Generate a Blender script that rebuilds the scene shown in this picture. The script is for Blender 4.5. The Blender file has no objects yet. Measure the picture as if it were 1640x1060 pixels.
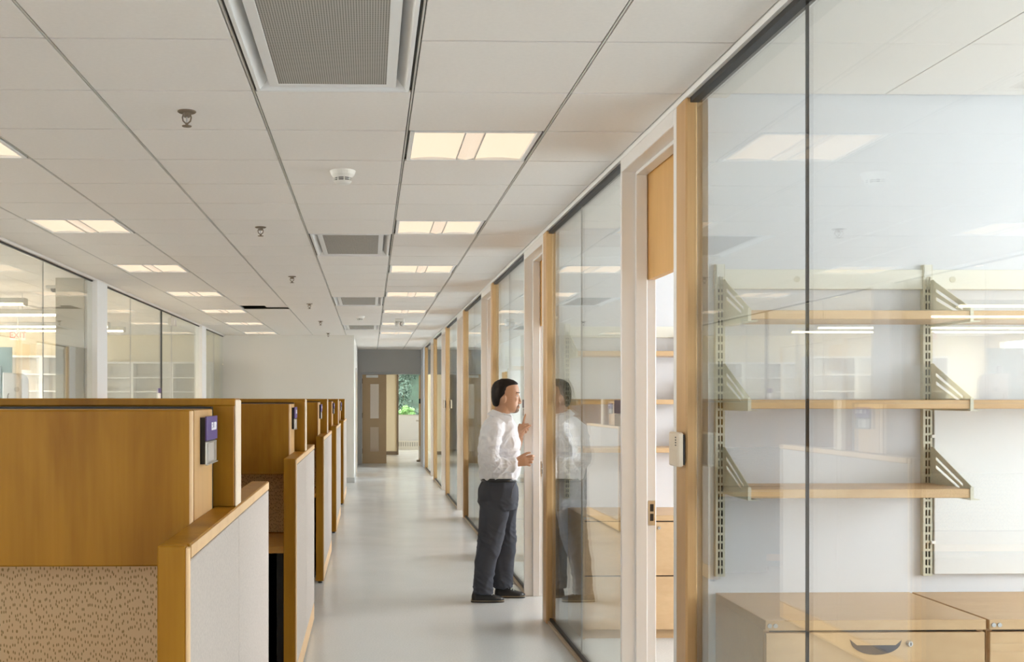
import bpy, bmesh, math, random
from mathutils import Vector, Matrix, noise

S = bpy.context.scene
COL = S.collection
random.seed(7)

# ------------------------------------------------------------------ camera, world, light, exposure
EYE, CEIL, FPX, YAW = 1.55, 2.73, 1770.0, 0.0215
cam = bpy.data.cameras.new('camera')
cam.sensor_fit = 'HORIZONTAL'
cam.sensor_width = 36.0
cam.lens = 36.0 * FPX / 1640.0
cam.shift_x = (820.0 - 631.0) / 1640.0
cam.shift_y = (639.0 - 530.0) / 1640.0
cam.clip_start, cam.clip_end = 0.05, 300
co = bpy.data.objects.new('camera', cam)
COL.objects.link(co)
co.location = (0, 0, EYE)
co.rotation_euler = (math.radians(90), 0, -YAW)
S.camera = co

SKY = 9.0
LAB_FILL_W = 6  # unseen lab window openings, added to light the corridor from the left
REAR_FILL_W = (-3.1,)   # left edges of unseen rear window openings, added for fill light
w = bpy.data.worlds.new('sky')
S.world = w
w.use_nodes = True
bg = w.node_tree.nodes['Background']
bg.inputs[0].default_value = (0.94, 0.97, 1.0, 1)
bg.inputs[1].default_value = SKY

S.view_settings.view_transform = 'Standard'
S.view_settings.look = 'None'
S.view_settings.gamma = 1
S.view_settings.use_curve_mapping = False
S.view_settings.exposure = 0.6
cy = S.cycles
cy.max_bounces = 14
cy.diffuse_bounces = 7
cy.glossy_bounces = 5
cy.transmission_bounces = 6
cy.transparent_max_bounces = 40
cy.caustics_reflective = False
cy.caustics_refractive = False
cy.sample_clamp_indirect = 6
LIGHT_ON = 0.69          # radiance of the ceiling light diffusers
PEND_ON = 17.0

BAY0, BAY = 4.26, 3.37   # first office partition and the office pitch
NB = 7
T = 0.61                 # ceiling module
GX = 1.25                # glass front of the offices
LX = -2.72               # glass front of the lab


def portal(name, loc, rot, sx, sy):
    l = bpy.data.lights.new(name, 'AREA')
    l.shape = 'RECTANGLE'
    l.size, l.size_y = sx, sy
    l.cycles.is_portal = True
    o = bpy.data.objects.new(name, l)
    COL.objects.link(o)
    o.location, o.rotation_euler = loc, rot
    return o


OUT_X = 4.75
for k in range(-2, NB):
    yw = BAY0 + BAY * k
    portal('window_portal', (OUT_X + .02, yw + 1.73, 1.70), (0, math.radians(90), 0), 1.86, 2.8)
portal('window_portal', (1.9, 34.02, 1.77), (math.radians(-90), 0, 0), 2.0, 1.46)
for x in REAR_FILL_W:
    portal('window_portal', (x + .65, -2.16, 1.75), (math.radians(90), 0, 0), 1.3, 1.7)
for i in range(LAB_FILL_W):
    portal('window_portal', (-9.16, 1.5 + 3.2 * i + 1.3, 1.75), (0, math.radians(-90), 0), 1.7, 2.6)

# ------------------------------------------------------------------ materials


def mat(name, col, rough=.5, metal=0., spec=.5, emit=None, estr=0., coat=0.):
    m = bpy.data.materials.new(name)
    m.use_nodes = True
    b = m.node_tree.nodes['Principled BSDF']
    b.inputs['Base Color'].default_value = (*col, 1)
    b.inputs['Roughness'].default_value = rough
    b.inputs['Metallic'].default_value = metal
    b.inputs['Specular IOR Level'].default_value = spec
    b.inputs['Coat Weight'].default_value = coat
    if emit:
        b.inputs['Emission Color'].default_value = (*emit, 1)
        b.inputs['Emission Strength'].default_value = estr
    return m


def nodes(m):
    return m.node_tree.nodes, m.node_tree.links, m.node_tree.nodes['Principled BSDF']


def coords(m, scale, rnd=True):
    n, l, b = nodes(m)
    tc = n.new('ShaderNodeTexCoord')
    mp = n.new('ShaderNodeMapping')
    mp.inputs['Scale'].default_value = scale
    l.new(tc.outputs['Object'], mp.inputs['Vector'])
    if rnd:
        oi = n.new('ShaderNodeObjectInfo')
        mul = n.new('ShaderNodeMath')
        mul.operation = 'MULTIPLY'
        mul.inputs[1].default_value = 17.0
        l.new(oi.outputs['Random'], mul.inputs[0])
        l.new(mul.outputs[0], mp.inputs['Location'])
    return mp


def ramp(m, src, stops):
    n, l, b = nodes(m)
    r = n.new('ShaderNodeValToRGB')
    e = r.color_ramp.elements
    e[0].position, e[0].color = stops[0][0], (*stops[0][1], 1)
    e[1].position, e[1].color = stops[-1][0], (*stops[-1][1], 1)
    for p, c in stops[1:-1]:
        x = e.new(p)
        x.color = (*c, 1)
    l.new(src, r.inputs[0])
    return r


def wood(name, c, amt=.16, rough=.38, scale=(9, 9, 1.1), spec=.4):
    m = mat(name, c, rough, spec=spec)
    n, l, b = nodes(m)
    mp = coords(m, scale)
    t1 = n.new('ShaderNodeTexNoise')
    t1.inputs['Scale'].default_value = 1.0
    t1.inputs['Detail'].default_value = 5
    t1.inputs['Distortion'].default_value = .8
    l.new(mp.outputs[0], t1.inputs['Vector'])
    d = tuple(x * (1 - amt) ** (1 + i * .45) for i, x in enumerate(c))
    u = tuple(min(1, x * (1 + amt * .7)) for x in c)
    r = ramp(m, t1.outputs[0], [(.28, d), (.5, c), (.75, u)])
    mp2 = coords(m, (scale[0] * 14, scale[1] * 14, scale[2] * 4))
    t2 = n.new('ShaderNodeTexNoise')
    t2.inputs['Scale'].default_value = 1.0
    t2.inputs['Detail'].default_value = 3
    l.new(mp2.outputs[0], t2.inputs['Vector'])
    mx = n.new('ShaderNodeMix')
    mx.data_type = 'RGBA'
    mx.blend_type = 'SOFT_LIGHT'
    mx.inputs[0].default_value = .18
    l.new(r.outputs[0], mx.inputs[6])
    l.new(t2.outputs[0], mx.inputs[7])
    l.new(mx.outputs[2], b.inputs['Base Color'])
    return m


def speckle(name, c, amt, scale, rough=.9, spec=.2, bump=0.):
    m = mat(name, c, rough, spec=spec)
    n, l, b = nodes(m)
    mp = coords(m, (scale, scale, scale), False)
    t = n.new('ShaderNodeTexNoise')
    t.inputs['Scale'].default_value = 1
    t.inputs['Detail'].default_value = 6
    l.new(mp.outputs[0], t.inputs['Vector'])
    r = ramp(m, t.outputs[0], [(.3, tuple(x * (1 - amt) for x in c)), (.7, tuple(min(1, x * (1 + amt)) for x in c))])
    l.new(r.outputs[0], b.inputs['Base Color'])
    if bump:
        bp = n.new('ShaderNodeBump')
        bp.inputs['Strength'].default_value = bump
        bp.inputs['Distance'].default_value = .002
        l.new(t.outputs[0], bp.inputs['Height'])
        l.new(bp.outputs[0], b.inputs['Normal'])
    return m


def glass(name, tint, ior=1.5, boost=1.0):
    m = bpy.data.materials.new(name)
    m.use_nodes = True
    n, l = m.node_tree.nodes, m.node_tree.links
    for x in list(n):
        n.remove(x)
    out = n.new('ShaderNodeOutputMaterial')
    tr = n.new('ShaderNodeBsdfTransparent')
    tr.inputs[0].default_value = (*tint, 1)
    gl = n.new('ShaderNodeBsdfGlossy')
    gl.inputs['Roughness'].default_value = 0.0
    gl.inputs['Color'].default_value = (.97, 1, .99, 1)
    geo = n.new('ShaderNodeNewGeometry')
    io = n.new('ShaderNodeMix')
    io.data_type = 'FLOAT'
    io.inputs[2].default_value = ior
    io.inputs[3].default_value = 1 / ior
    l.new(geo.outputs['Backfacing'], io.inputs[0])
    fr = n.new('ShaderNodeFresnel')
    l.new(io.outputs[0], fr.inputs[0])
    mu = n.new('ShaderNodeMath')
    mu.operation = 'MULTIPLY'
    mu.use_clamp = True
    mu.inputs[1].default_value = boost
    l.new(fr.outputs[0], mu.inputs[0])
    mx = n.new('ShaderNodeMixShader')
    l.new(mu.outputs[0], mx.inputs[0])
    l.new(tr.outputs[0], mx.inputs[1])
    l.new(gl.outputs[0], mx.inputs[2])
    l.new(mx.outputs[0], out.inputs[0])
    return m


M = {}
M['tile'] = speckle('ceiling_tile_paint', (.84, .805, .765), .015, 60, .95)
M['tee'] = mat('ceiling_tee', (.62, .60, .56), .5)
M['teedark'] = mat('ceiling_tee_reveal', (.06, .055, .042), .6)
M['deck'] = mat('deck', (.10, .10, .10), .9)
M['white'] = mat('white_paint', (.84, .84, .83), .45)
M['wallA'] = mat('wall_paint_white', (.70, .715, .745), .7)
M['wallcol'] = mat('wall_paint_offwhite', (.74, .72, .68), .7)
M['taupe'] = mat('wall_paint_taupe', (.42, .38, .30), .7)
M['cream'] = mat('wall_paint_cream', (.82, .73, .53), .7)
M['grey'] = mat('wall_paint_grey', (.50, .495, .48), .6)
M['frame'] = mat('door_frame_paint', (.80, .785, .765), .35)
M['jambgrey'] = mat('metal_frame_grey', (.45, .46, .47), .4)
M['black'] = mat('black_rubber', (.012, .012, .013), .5)
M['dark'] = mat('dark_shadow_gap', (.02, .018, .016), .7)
M['alum'] = mat('aluminium', (.62, .60, .57), .35, .6)
M['bronze'] = mat('sill_channel_metal', (.50, .40, .28), .4, .35)
M['steel'] = mat('steel', (.62, .62, .62), .28, .9)
M['woodpost'] = wood('maple_post', (.57, .35, .155), .08, .33, (7, 7, .7))
M['woodcub'] = wood('maple_cubicle', (.35, .165, .0155), .26, .38, (5, 5, .9), .1)
M['paleedge'] = mat('pale_panel_edge', (.80, .66, .50), .6)
M['woodside_lit'] = wood('maple_case_side_lit', (.63, .39, .17), .08, .4, (6, 6, 1))  # lighter maple for cabinet sides, partly daylight painted into the colour
M['woodtop_lit'] = wood('maple_worktop_lit', (.70, .40, .11), .1, .35, (1.2, 6, 6))  # lighter copy of the cubicle maple, light on the desk top painted in
M['woodedge_lit'] = wood('maple_edge_lit', (.74, .50, .27), .08, .4, (6, 6, 1))  # lighter maple for aisle-facing edges, partly daylight painted into the colour
M['woodoff'] = wood('maple_office', (.60, .40, .215), .07, .4, (1.2, 7, 9))
M['woodside'] = wood('maple_office_side', (.52, .38, .24), .05, .45, (7, 7, 1))
M['woodtrans'] = wood('maple_transom', (.66, .38, .12), .12, .35, (6, 4, .9))
M['fabric'] = speckle('panel_fabric', (.49, .432, .385), .09, 140, .95, bump=.3)
M['brown'] = mat('brown_laminate', (.52, .37, .21), .5)
M['browndark'] = mat('brown_trim', (.20, .15, .10), .5)
M['lite'] = mat('vision_panel', (.66, .54, .40), .35)
M['lite2'] = mat('vision_pane_lit', (.88, .78, .66), .25)  # opaque pane, brightness of the lit space beyond painted into its colour
M['purple'] = mat('purple_sign', (.085, .05, .21), .45)
M['plum'] = mat('plum_sign', (.035, .014, .045), .4)
M['clear'] = mat('sign_holder', (.50, .49, .46), .25, .35)
M['print'] = mat('white_print', (.9, .9, .9), .6)
M['beigeplastic'] = mat('beige_plastic', (.70, .60, .47), .45)
M['whiteplastic'] = mat('white_plastic', (.80, .79, .75), .4)
M['creammetal'] = mat('shelf_metal', (.62, .60, .47), .45)
M['creamlight'] = mat('shelf_rail_metal', (.78, .77, .68), .45)
M['board'] = mat('whiteboard', (.74, .74, .725), .25)
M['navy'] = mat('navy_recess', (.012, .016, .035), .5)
M['emit'] = mat('diffuser_lit', (.10, .09, .08), .6, emit=(1.0, .785, .575), estr=LIGHT_ON)
M['emitb'] = mat('basket_lit', (.15, .14, .12), .7, emit=(1.0, .81, .62), estr=LIGHT_ON * .84)
M['pend'] = mat('pendant_lens_lit', (.9, .85, .75), .6, emit=(1.0, .80, .50), estr=PEND_ON)
M['pendbody'] = mat('pendant_body', (.50, .49, .45), .4, .3)
M['exit'] = mat('exit_red', (.75, .25, .20), .5)
M['teal'] = mat('frosted_teal', (.32, .47, .45), .4)
M['plant'] = mat('foliage', (.034, .064, .038), .7)
M['plant2'] = mat('foliage_light', (.13, .26, .06), .7)
M['bark'] = mat('bark', (.20, .17, .13), .9)
M['grass'] = speckle('ground_grass', (.016, .030, .017), .5, 2.2, .95)
M['concrete'] = speckle('concrete', (.62, .62, .60), .05, 5, .9)
M['glassR'] = glass('office_glass', (.952, .973, .970), 1.52, 1.18)
M['glassL'] = glass('lab_glass', (.965, .962, .94), 1.52, 1.1)

# floor: pale polished sheet vinyl
m = mat('pale_vinyl_floor', (.70, .70, .675), .23, spec=.5)
n, l, b = nodes(m)
mp = coords(m, (1, 1, 1), False)
t = n.new('ShaderNodeTexNoise')
t.inputs['Scale'].default_value = 90
t.inputs['Detail'].default_value = 4
l.new(mp.outputs[0], t.inputs['Vector'])
r = ramp(m, t.outputs[0], [(.35, (.63, .645, .64)), (.65, (.70, .71, .70))])
l.new(r.outputs[0], b.inputs['Base Color'])
t2 = n.new('ShaderNodeTexNoise')
t2.inputs['Scale'].default_value = 2.0
l.new(mp.outputs[0], t2.inputs['Vector'])
mr = n.new('ShaderNodeMapRange')
mr.inputs[3].default_value = .17
mr.inputs[4].default_value = .29
l.new(t2.outputs[0], mr.inputs[0])
l.new(mr.outputs[0], b.inputs['Roughness'])
M['floor'] = m

# perforated grille
m = mat('perforated_grey', (.36, .34, .31), .6)
n, l, b = nodes(m)
mp = coords(m, (1, 1, 1), False)
v = n.new('ShaderNodeTexVoronoi')
v.inputs['Scale'].default_value = 120
v.inputs['Randomness'].default_value = 0
l.new(mp.outputs[0], v.inputs['Vector'])
r = ramp(m, v.outputs['Distance'], [(.30, (.045, .042, .036)), (.36, (.47, .45, .41))])
l.new(r.outputs[0], b.inputs['Base Color'])
M['perf'] = m

# patterned cubicle fabric: tan with short dark vertical dashes
m = mat('dash_fabric', (.52, .36, .20), .95, spec=.1)
n, l, b = nodes(m)
mp = coords(m, (120, 1, 46), False)
sx_ = n.new('ShaderNodeSeparateXYZ')
cx_ = n.new('ShaderNodeCombineXYZ')
l.new(mp.outputs[0], sx_.inputs[0])
l.new(sx_.outputs[0], cx_.inputs[0])
l.new(sx_.outputs[2], cx_.inputs[1])
v = n.new('ShaderNodeTexVoronoi')
v.voronoi_dimensions = '2D'
v.inputs['Scale'].default_value = 1
v.inputs['Randomness'].default_value = .8
l.new(cx_.outputs[0], v.inputs['Vector'])
r = ramp(m, v.outputs['Distance'], [(.16, (.36, .25, .11)), (.26, (.76, .585, .355))])
l.new(r.outputs[0], b.inputs['Base Color'])
M['dash'] = m

# ------------------------------------------------------------------ mesh helpers
ORG = {}


class MB:
    def __init__(s):
        s.v, s.f = [], []

    def add(s, vs, fs):
        o = len(s.v)
        s.v += [tuple(x) for x in vs]
        s.f += [tuple(i + o for i in f) for f in fs]
        return s

    def box(s, x0, x1, y0, y1, z0, z1):
        vs = [(x, y, z) for z in (z0, z1) for y in (y0, y1) for x in (x0, x1)]
        return s.add(vs, [(0, 2, 3, 1), (4, 5, 7, 6), (0, 1, 5, 4), (2, 6, 7, 3), (0, 4, 6, 2), (1, 3, 7, 5)])

    def prism(s, pts, axis, a, b):
        """extrude a 2D polygon along axis ('x','y','z') from a to b; pts are the two other axes in order"""
        n = len(pts)

        def p(q, t):
            return {'x': (t, q[0], q[1]), 'y': (q[0], t, q[1]), 'z': (q[0], q[1], t)}[axis]
        vs = [p(q, a) for q in pts] + [p(q, b) for q in pts]
        fs = [tuple(range(n - 1, -1, -1)), tuple(range(n, 2 * n))]
        fs += [(i, (i + 1) % n, n + (i + 1) % n, n + i) for i in range(n)]
        return s.add(vs, fs)

    def lathe(s, prof, c, n=20, axis='z'):
        """profile of (radius, height) about an axis through c"""
        vs, fs = [], []
        for r, h in prof:
            for i in range(n):
                a = 2 * math.pi * i / n
                d = (r * math.cos(a), r * math.sin(a))
                q = {'z': (d[0], d[1], h), 'x': (h, d[0], d[1]), 'y': (d[0], h, d[1])}[axis]
                vs.append((c[0] + q[0], c[1] + q[1], c[2] + q[2]))
        for j in range(len(prof) - 1):
            for i in range(n):
                fs.append((j * n + i, j * n + (i + 1) % n, (j + 1) * n + (i + 1) % n, (j + 1) * n + i))
        fs.append(tuple(range(n - 1, -1, -1)))
        fs.append(tuple((len(prof) - 1) * n + i for i in range(n)))
        return s.add(vs, fs)

    def tube(s, pts, rad, n=10):
        """round tube through points, radius per point or (side, up) pair per point"""
        pts = [Vector(p) for p in pts]
        if not isinstance(rad, (list, tuple)):
            rad = [rad] * len(pts)
        vs, fs = [], []
        up0 = None
        for i, p in enumerate(pts):
            t = (pts[min(i + 1, len(pts) - 1)] - pts[max(i - 1, 0)]).normalized()
            if up0 is None:
                up0 = Vector((0, 0, 1)) if abs(t.z) < .8 else Vector((1, 0, 0))
            sd = t.cross(up0).normalized()
            up = sd.cross(t).normalized()
            up0 = up
            r = rad[i]
            ra, rb = r if isinstance(r, (list, tuple)) else (r, r)
            for k in range(n):
                a = 2 * math.pi * k / n
                vs.append(p + sd * ra * math.cos(a) + up * rb * math.sin(a))
        for j in range(len(pts) - 1):
            for i in range(n):
                fs.append((j * n + i, j * n + (i + 1) % n, (j + 1) * n + (i + 1) % n, (j + 1) * n + i))
        fs.append(tuple(range(n - 1, -1, -1)))
        fs.append(tuple((len(pts) - 1) * n + i for i in range(n)))
        return s.add(vs, fs)

    def ball(s, c, r, n=14):
        rx, ry, rz = r if isinstance(r, (list, tuple)) else (r, r, r)
        vs, fs = [], []
        m_ = n // 2
        for j in range(1, m_):
            ph = math.pi * j / m_
            for i in range(n):
                a = 2 * math.pi * i / n
                vs.append((c[0] + rx * math.sin(ph) * math.cos(a), c[1] + ry * math.sin(ph) * math.sin(a), c[2] + rz * math.cos(ph)))
        vs += [(c[0], c[1], c[2] + rz), (c[0], c[1], c[2] - rz)]
        tp, bt = len(vs) - 2, len(vs) - 1
        for j in range(m_ - 2):
            for i in range(n):
                fs.append((j * n + i, (j + 1) * n + i, (j + 1) * n + (i + 1) % n, j * n + (i + 1) % n))
        for i in range(n):
            fs.append((tp, i, (i + 1) % n))
            q = (m_ - 2) * n
            fs.append((bt, q + (i + 1) % n, q + i))
        return s.add(vs, fs)

    def cap(s, a, b, ra, rb, n=12):
        """capsule with two radii"""
        a, b = Vector(a), Vector(b)
        d = (b - a).normalized()
        pts = [a - d * ra * .94, a - d * ra * .7, a, b, b + d * rb * .7, b + d * rb * .94]
        return s.tube(pts, [ra * .34, ra * .71, ra, rb, rb * .71, rb * .34], n)

    def slices(s, rows, cyy, n=28, pw=2.0, face=0.):
        """horizontal slices (z, xback, xfront, half width[, y]) joined as one closed skin"""
        vs, fs = [], []
        for row in rows:
            z, xb, xf, hw = row[:4]
            yc = row[4] if len(row) > 4 else cyy
            cx, ax = (xb + xf) / 2, (xf - xb) / 2
            for i in range(n):
                a = 2 * math.pi * i / n
                c, q = math.cos(a), math.sin(a)
                e = 2.0 / pw
                c2 = math.copysign(abs(c) ** e, c)
                q2 = math.copysign(abs(q) ** e, q)
                wd = hw * (1 - face * max(0, c2))
                vs.append((cx + ax * c2, yc + wd * q2, z))
        k = len(rows)
        for j in range(k - 1):
            for i in range(n):
                fs.append((j * n + i, j * n + (i + 1) % n, (j + 1) * n + (i + 1) % n, (j + 1) * n + i))
        fs.append(tuple(range(n - 1, -1, -1)))
        fs.append(tuple((k - 1) * n + i for i in range(n)))
        return s.add(vs, fs)

    def build(s, name, material, parent=None, bevel=0., smooth=False, kind=None, seg=1):
        o0 = ORG.get(parent.name, (0, 0, 0)) if parent else (0, 0, 0)
        me = bpy.data.meshes.new(name)
        me.from_pydata([(a - o0[0], b_ - o0[1], c - o0[2]) for a, b_, c in s.v], [], s.f)
        me.materials.append(material)
        bm = bmesh.new()
        bm.from_mesh(me)
        bmesh.ops.recalc_face_normals(bm, faces=bm.faces)
        if bevel:
            bmesh.ops.bevel(bm, geom=list(bm.edges), offset=bevel, segments=seg, profile=.5, affect='EDGES')
        if smooth:
            for f in bm.faces:
                f.smooth = True
        bm.to_mesh(me)
        bm.free()
        o = bpy.data.objects.new(name, me)
        COL.objects.link(o)
        if parent:
            o.parent = parent
        ORG[o.name] = o0
        if kind:
            o['kind'] = kind
        return o


def B(name, material, box, parent=None, bevel=0., kind=None):
    return MB().box(*box).build(name, material, parent, bevel, kind=kind)


def tag(o, label, cat, group=None):
    o['label'] = label
    o['category'] = cat
    if group:
        o['group'] = group
    return o


def thing(name, label, cat, loc=(0, 0, 0), group=None):
    o = bpy.data.objects.new(name, None)
    o.empty_display_size = .1
    COL.objects.link(o)
    o.location = loc
    ORG[o.name] = tuple(loc)
    return tag(o, label, cat, group)


def inst(src, parent, d):
    """a further copy of a part, shifted by d"""
    c = src.copy()
    COL.objects.link(c)
    c.parent = parent
    c.location = Vector(src.location) + Vector(d)
    ORG[c.name] = ORG[src.name]
    return c


def copy_tree(root, loc, label=None):
    r = root.copy()
    COL.objects.link(r)
    r.location = loc
    ORG[r.name] = tuple(loc)
    if label:
        r['label'] = label
    for ch in list(root.children):
        c = ch.copy()
        COL.objects.link(c)
        c.parent = r
        for g in list(ch.children):
            d = g.copy()
            COL.objects.link(d)
            d.parent = c
    return r


def text(name, body, size, m4, material, parent, ext=.0006, bold=0.):
    cu = bpy.data.curves.new(name, 'FONT')
    cu.body = body
    cu.size = size
    cu.extrude = ext
    cu.offset = bold
    cu.align_x = 'CENTER'
    cu.align_y = 'CENTER'
    o = bpy.data.objects.new(name, cu)
    COL.objects.link(o)
    dg = bpy.context.evaluated_depsgraph_get()
    me = bpy.data.meshes.new_from_object(o.evaluated_get(dg))
    bpy.data.objects.remove(o)
    o0 = Vector(ORG.get(parent.name, (0, 0, 0)))
    me.transform(Matrix.Translation(-o0) @ m4)
    me.materials.clear()
    me.materials.append(material)
    r_ = bpy.data.objects.new(name, me)
    COL.objects.link(r_)
    r_.parent = parent
    ORG[r_.name] = tuple(o0)
    return r_


ORD = ['first', 'second', 'third', 'fourth', 'fifth', 'sixth', 'seventh', 'eighth', 'ninth', 'tenth']
YEND = 26.40
YAL = 20.45
DECK = 3.15

# ------------------------------------------------------------------ setting: floor
B('floor', M['floor'], (-9.2, OUT_X + .15, -2.2, 34.1, -.06, 0), kind='structure')

# ------------------------------------------------------------------ setting: ceiling with tiles, tees
ceil = B('ceiling', M['deck'], (-9.2, OUT_X + .15, -2.2, 34.1, DECK, DECK + .1), kind='structure')
xl = [.163 + T * i for i in range(-5, 2)]         # long runner lines, -2.887 left out below
xl = [x for x in xl if x > LX]
cols = [(LX + .03, xl[0])] + [(xl[i], xl[i + 1]) for i in range(len(xl) - 1)] + [(xl[-1], 1.215)]
Y0R = 4.25 - 2 * T
nrow = int((YEND - Y0R) / T) + 1
LIGHT_ROWS = [1 + 4 * i + 2 for i in range(7)]
lightcells = {(1, r_) for r_ in LIGHT_ROWS} | {(5, r_) for r_ in LIGHT_ROWS}
# columns by index: 0 edge strip, 1 left lights, 2 open tile, 3 sprinklers, 4 air panels, 5 right lights, 6 edge strip
LC, AC, SC, RC = 1, 4, 3, 5
diffrows = [(0, 1), (8, 9), (16, 17), (24, 25)]
OPEN_CELL = (2, int((14.1 - Y0R) / T))
tile_cache = {}


def tile(x0, x1, y0, y1, parent, gx=.0072, gy=.0060):
    key = (round(x1 - x0, 3), round(y1 - y0, 3), gx)
    cx, cyv = (x0 + x1) / 2, (y0 + y1) / 2
    if key not in tile_cache:
        hx, hy = (x1 - x0) / 2 - gx, (y1 - y0) / 2 - gy
        tile_cache[key] = MB().box(-hx, hx, -hy, hy, 0, .016).build('ceiling_tile', M['tile'], None, .0012)
        tile_cache[key].parent = parent
        tile_cache[key].location = (cx, cyv, CEIL)
        return
    c = tile_cache[key].copy()
    COL.objects.link(c)
    c.parent = parent
    c.location = (cx, cyv, CEIL)


for ci, (x0, x1) in enumerate(cols):
    for r_ in range(nrow):
        y0, y1 = Y0R + r_ * T, min(Y0R + (r_ + 1) * T, YEND)
        if y1 - y0 < .05:
            continue
        if (ci, r_) in lightcells and ci in (LC, RC):
            continue
        if ci == AC and any(r_ in d for d in diffrows):
            continue
        if (ci, r_) == OPEN_CELL:
            continue
        if y0 > YAL - .01 and x1 < -.3:
            continue
        if y0 > YAL - .01 and x0 < -.31 < x1:
            tile(-.31, x1, y0, y1, ceil)
            continue
        tile(x0, x1, y0, y1, ceil)
for i, x in enumerate(xl):
    y1 = YEND if x > -.3 else YAL
    g = MB().box(x - .010, x + .010, -2.1, y1, CEIL + .012, CEIL + .022).build('grid_runner', M['teedark'], ceil)
    MB().box(x - .0030, x + .0030, -2.1, y1, CEIL + .001, CEIL + .013).build('runner_face', M['tee'], g)
for r_ in range(nrow + 1):
    y = Y0R + r_ * T
    xa = LX + .03 if y < YAL else -.31
    if y < YEND - .02:
        q = MB()
        if any(r_ == d[1] for d in diffrows):
            q.box(xa, cols[AC][0], y - .009, y + .009, CEIL + .009, CEIL + .019).box(cols[AC][1], 1.215, y - .009, y + .009, CEIL + .009, CEIL + .019)
        else:
            q.box(xa, 1.215, y - .009, y + .009, CEIL + .009, CEIL + .019)
        q.build('cross_tee', M['teedark'], ceil)
rear = MB()
for x0, x1 in cols:
    for r_ in range(1, 9):
        rear.box(x0 + .0072, x1 - .0072, Y0R - r_ * T + .003, Y0R - (r_ - 1) * T - .003, CEIL, CEIL + .016)
rear.build('ceiling_tile_field', M['tile'], ceil, kind='stuff')
MB().box(LX, 1.3, -2.2, 34.1, CEIL + .075, CEIL + .085).build('plenum_liner', M['deck'], ceil)

# office ceilings (one grid running on behind the glass)
oc = B('ceiling', M['white'], (1.295, OUT_X, -2.2, YEND, CEIL + .02, CEIL + .05), kind='structure')
MB().box(1.295, 1.383, -2.2, YEND, CEIL - .012, CEIL + .02).build('perimeter_trim', M['wallcol'], oc)
for k in range(3):
    yw = BAY0 + BAY * k
    for c_ in range(4):
        for r_ in range(3):
            x0, x1 = 1.383 + c_ * T, 1.383 + (c_ + 1) * T
            y1 = yw - .02 - r_ * T
            tile(x0, x1, y1 - T, y1, oc, .0022, .0018)
# lab ceiling
lc = B('ceiling', M['teedark'], (-9.1, LX - .03, -2.2, YAL, CEIL + .018, CEIL + .05), kind='structure')
f_ = MB()
for c_ in range(10):
    for r_ in range(33):
        x1, y0 = LX - .16 - c_ * T, 0.6 + r_ * T
        f_.box(x1 - T + .004, x1 - .004, y0 + .003, y0 + T - .003, CEIL, CEIL + .016)
f_.build('ceiling_tile_field', M['tile'], lc, kind='stuff')
MB().box(LX - .16, LX - .03, -2.1, YAL, CEIL - .004, CEIL + .018).build('perimeter_trim', M['tile'], lc)

# ------------------------------------------------------------------ setting: solid walls
wr = MB().box(-9.2, OUT_X + .1, -2.2, -2.08, 0, .9).box(-9.2, OUT_X + .1, -2.2, -2.08, 2.6, DECK)
xe = -9.2
for x in REAR_FILL_W:
    wr.box(xe, x, -2.2, -2.08, .9, 2.6)
    xe = x + 1.3
wr.box(xe, OUT_X + .1, -2.2, -2.08, .9, 2.6)
wr.build('wall_rear', M['wallcol'], None, kind='structure')
wq = MB().box(-9.2, -9.08, -2.2, 34.1, 0, .9).box(-9.2, -9.08, -2.2, 34.1, 2.6, DECK)
ye = -2.2
for i in range(LAB_FILL_W):
    wq.box(-9.2, -9.08, ye, 1.5 + 3.2 * i, .9, 2.6)
    ye = 1.5 + 3.2 * i + 2.6
wq.box(-9.2, -9.08, ye, 34.1, .9, 2.6)
wq.build('wall_lab_outer', M['cream'], None, kind='structure')

wo = MB().box(OUT_X, OUT_X + .12, -2.2, 34.1, 0, .77).box(OUT_X, OUT_X + .12, -2.2, 34.1, 2.63, DECK)
for k in range(-2, NB + 1):
    yw = BAY0 + BAY * k
    wo.box(OUT_X, OUT_X + .12, yw - .24, yw + .33, .77, 2.63)
wo.box(OUT_X, OUT_X + .12, BAY0 + BAY * NB + .33, 34.1, .77, 2.63)
wo.build('wall_outer', M['wallA'], None, kind='structure')
for k in range(-2, NB):
    yw = BAY0 + BAY * k
    wf = MB().box(OUT_X + .02, OUT_X + .08, yw + .33, yw + 3.13, .77, .82).box(OUT_X + .02, OUT_X + .08, yw + .33, yw + 3.13, 2.58, 2.63)
    for yy in (yw + .33, yw + 1.705, yw + 3.08):
        wf.box(OUT_X + .02, OUT_X + .08, yy, yy + .05, .82, 2.58)
    wf.build(f'window_{k + 3}', M['alum'], None, kind='structure')

for k in range(-1, NB):
    yw = BAY0 + BAY * k
    B('wall_partition', M['wallA'], (1.31, OUT_X, yw, yw + .12, 0, CEIL + .02), kind='structure')

wa = MB().box(LX - .05, -.30, YAL, YAL + .12, 0, DECK)
wa.build('wall_alcove', M['wallcol'], None, kind='structure')
B('wall_return', M['wallcol'], (-.42, -.30, YAL + .12, YEND, 0, DECK), kind='structure')
B('baseboard_alcove', M['grey'], (LX, -.297, YAL - .012, YAL, 0, .10), kind='structure')
B('baseboard_return', M['grey'], (-.30, -.29, YAL, 22.1, 0, .10), kind='structure')
B('wall_lab_end', M['cream'], (-9.1, LX - .05, YAL, YAL + .12, 0, DECK), kind='structure')
B('wall_pilaster', M['taupe'], (-3.06, LX - .07, 10.82, 11.3, 0, CEIL), kind='structure')

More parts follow.
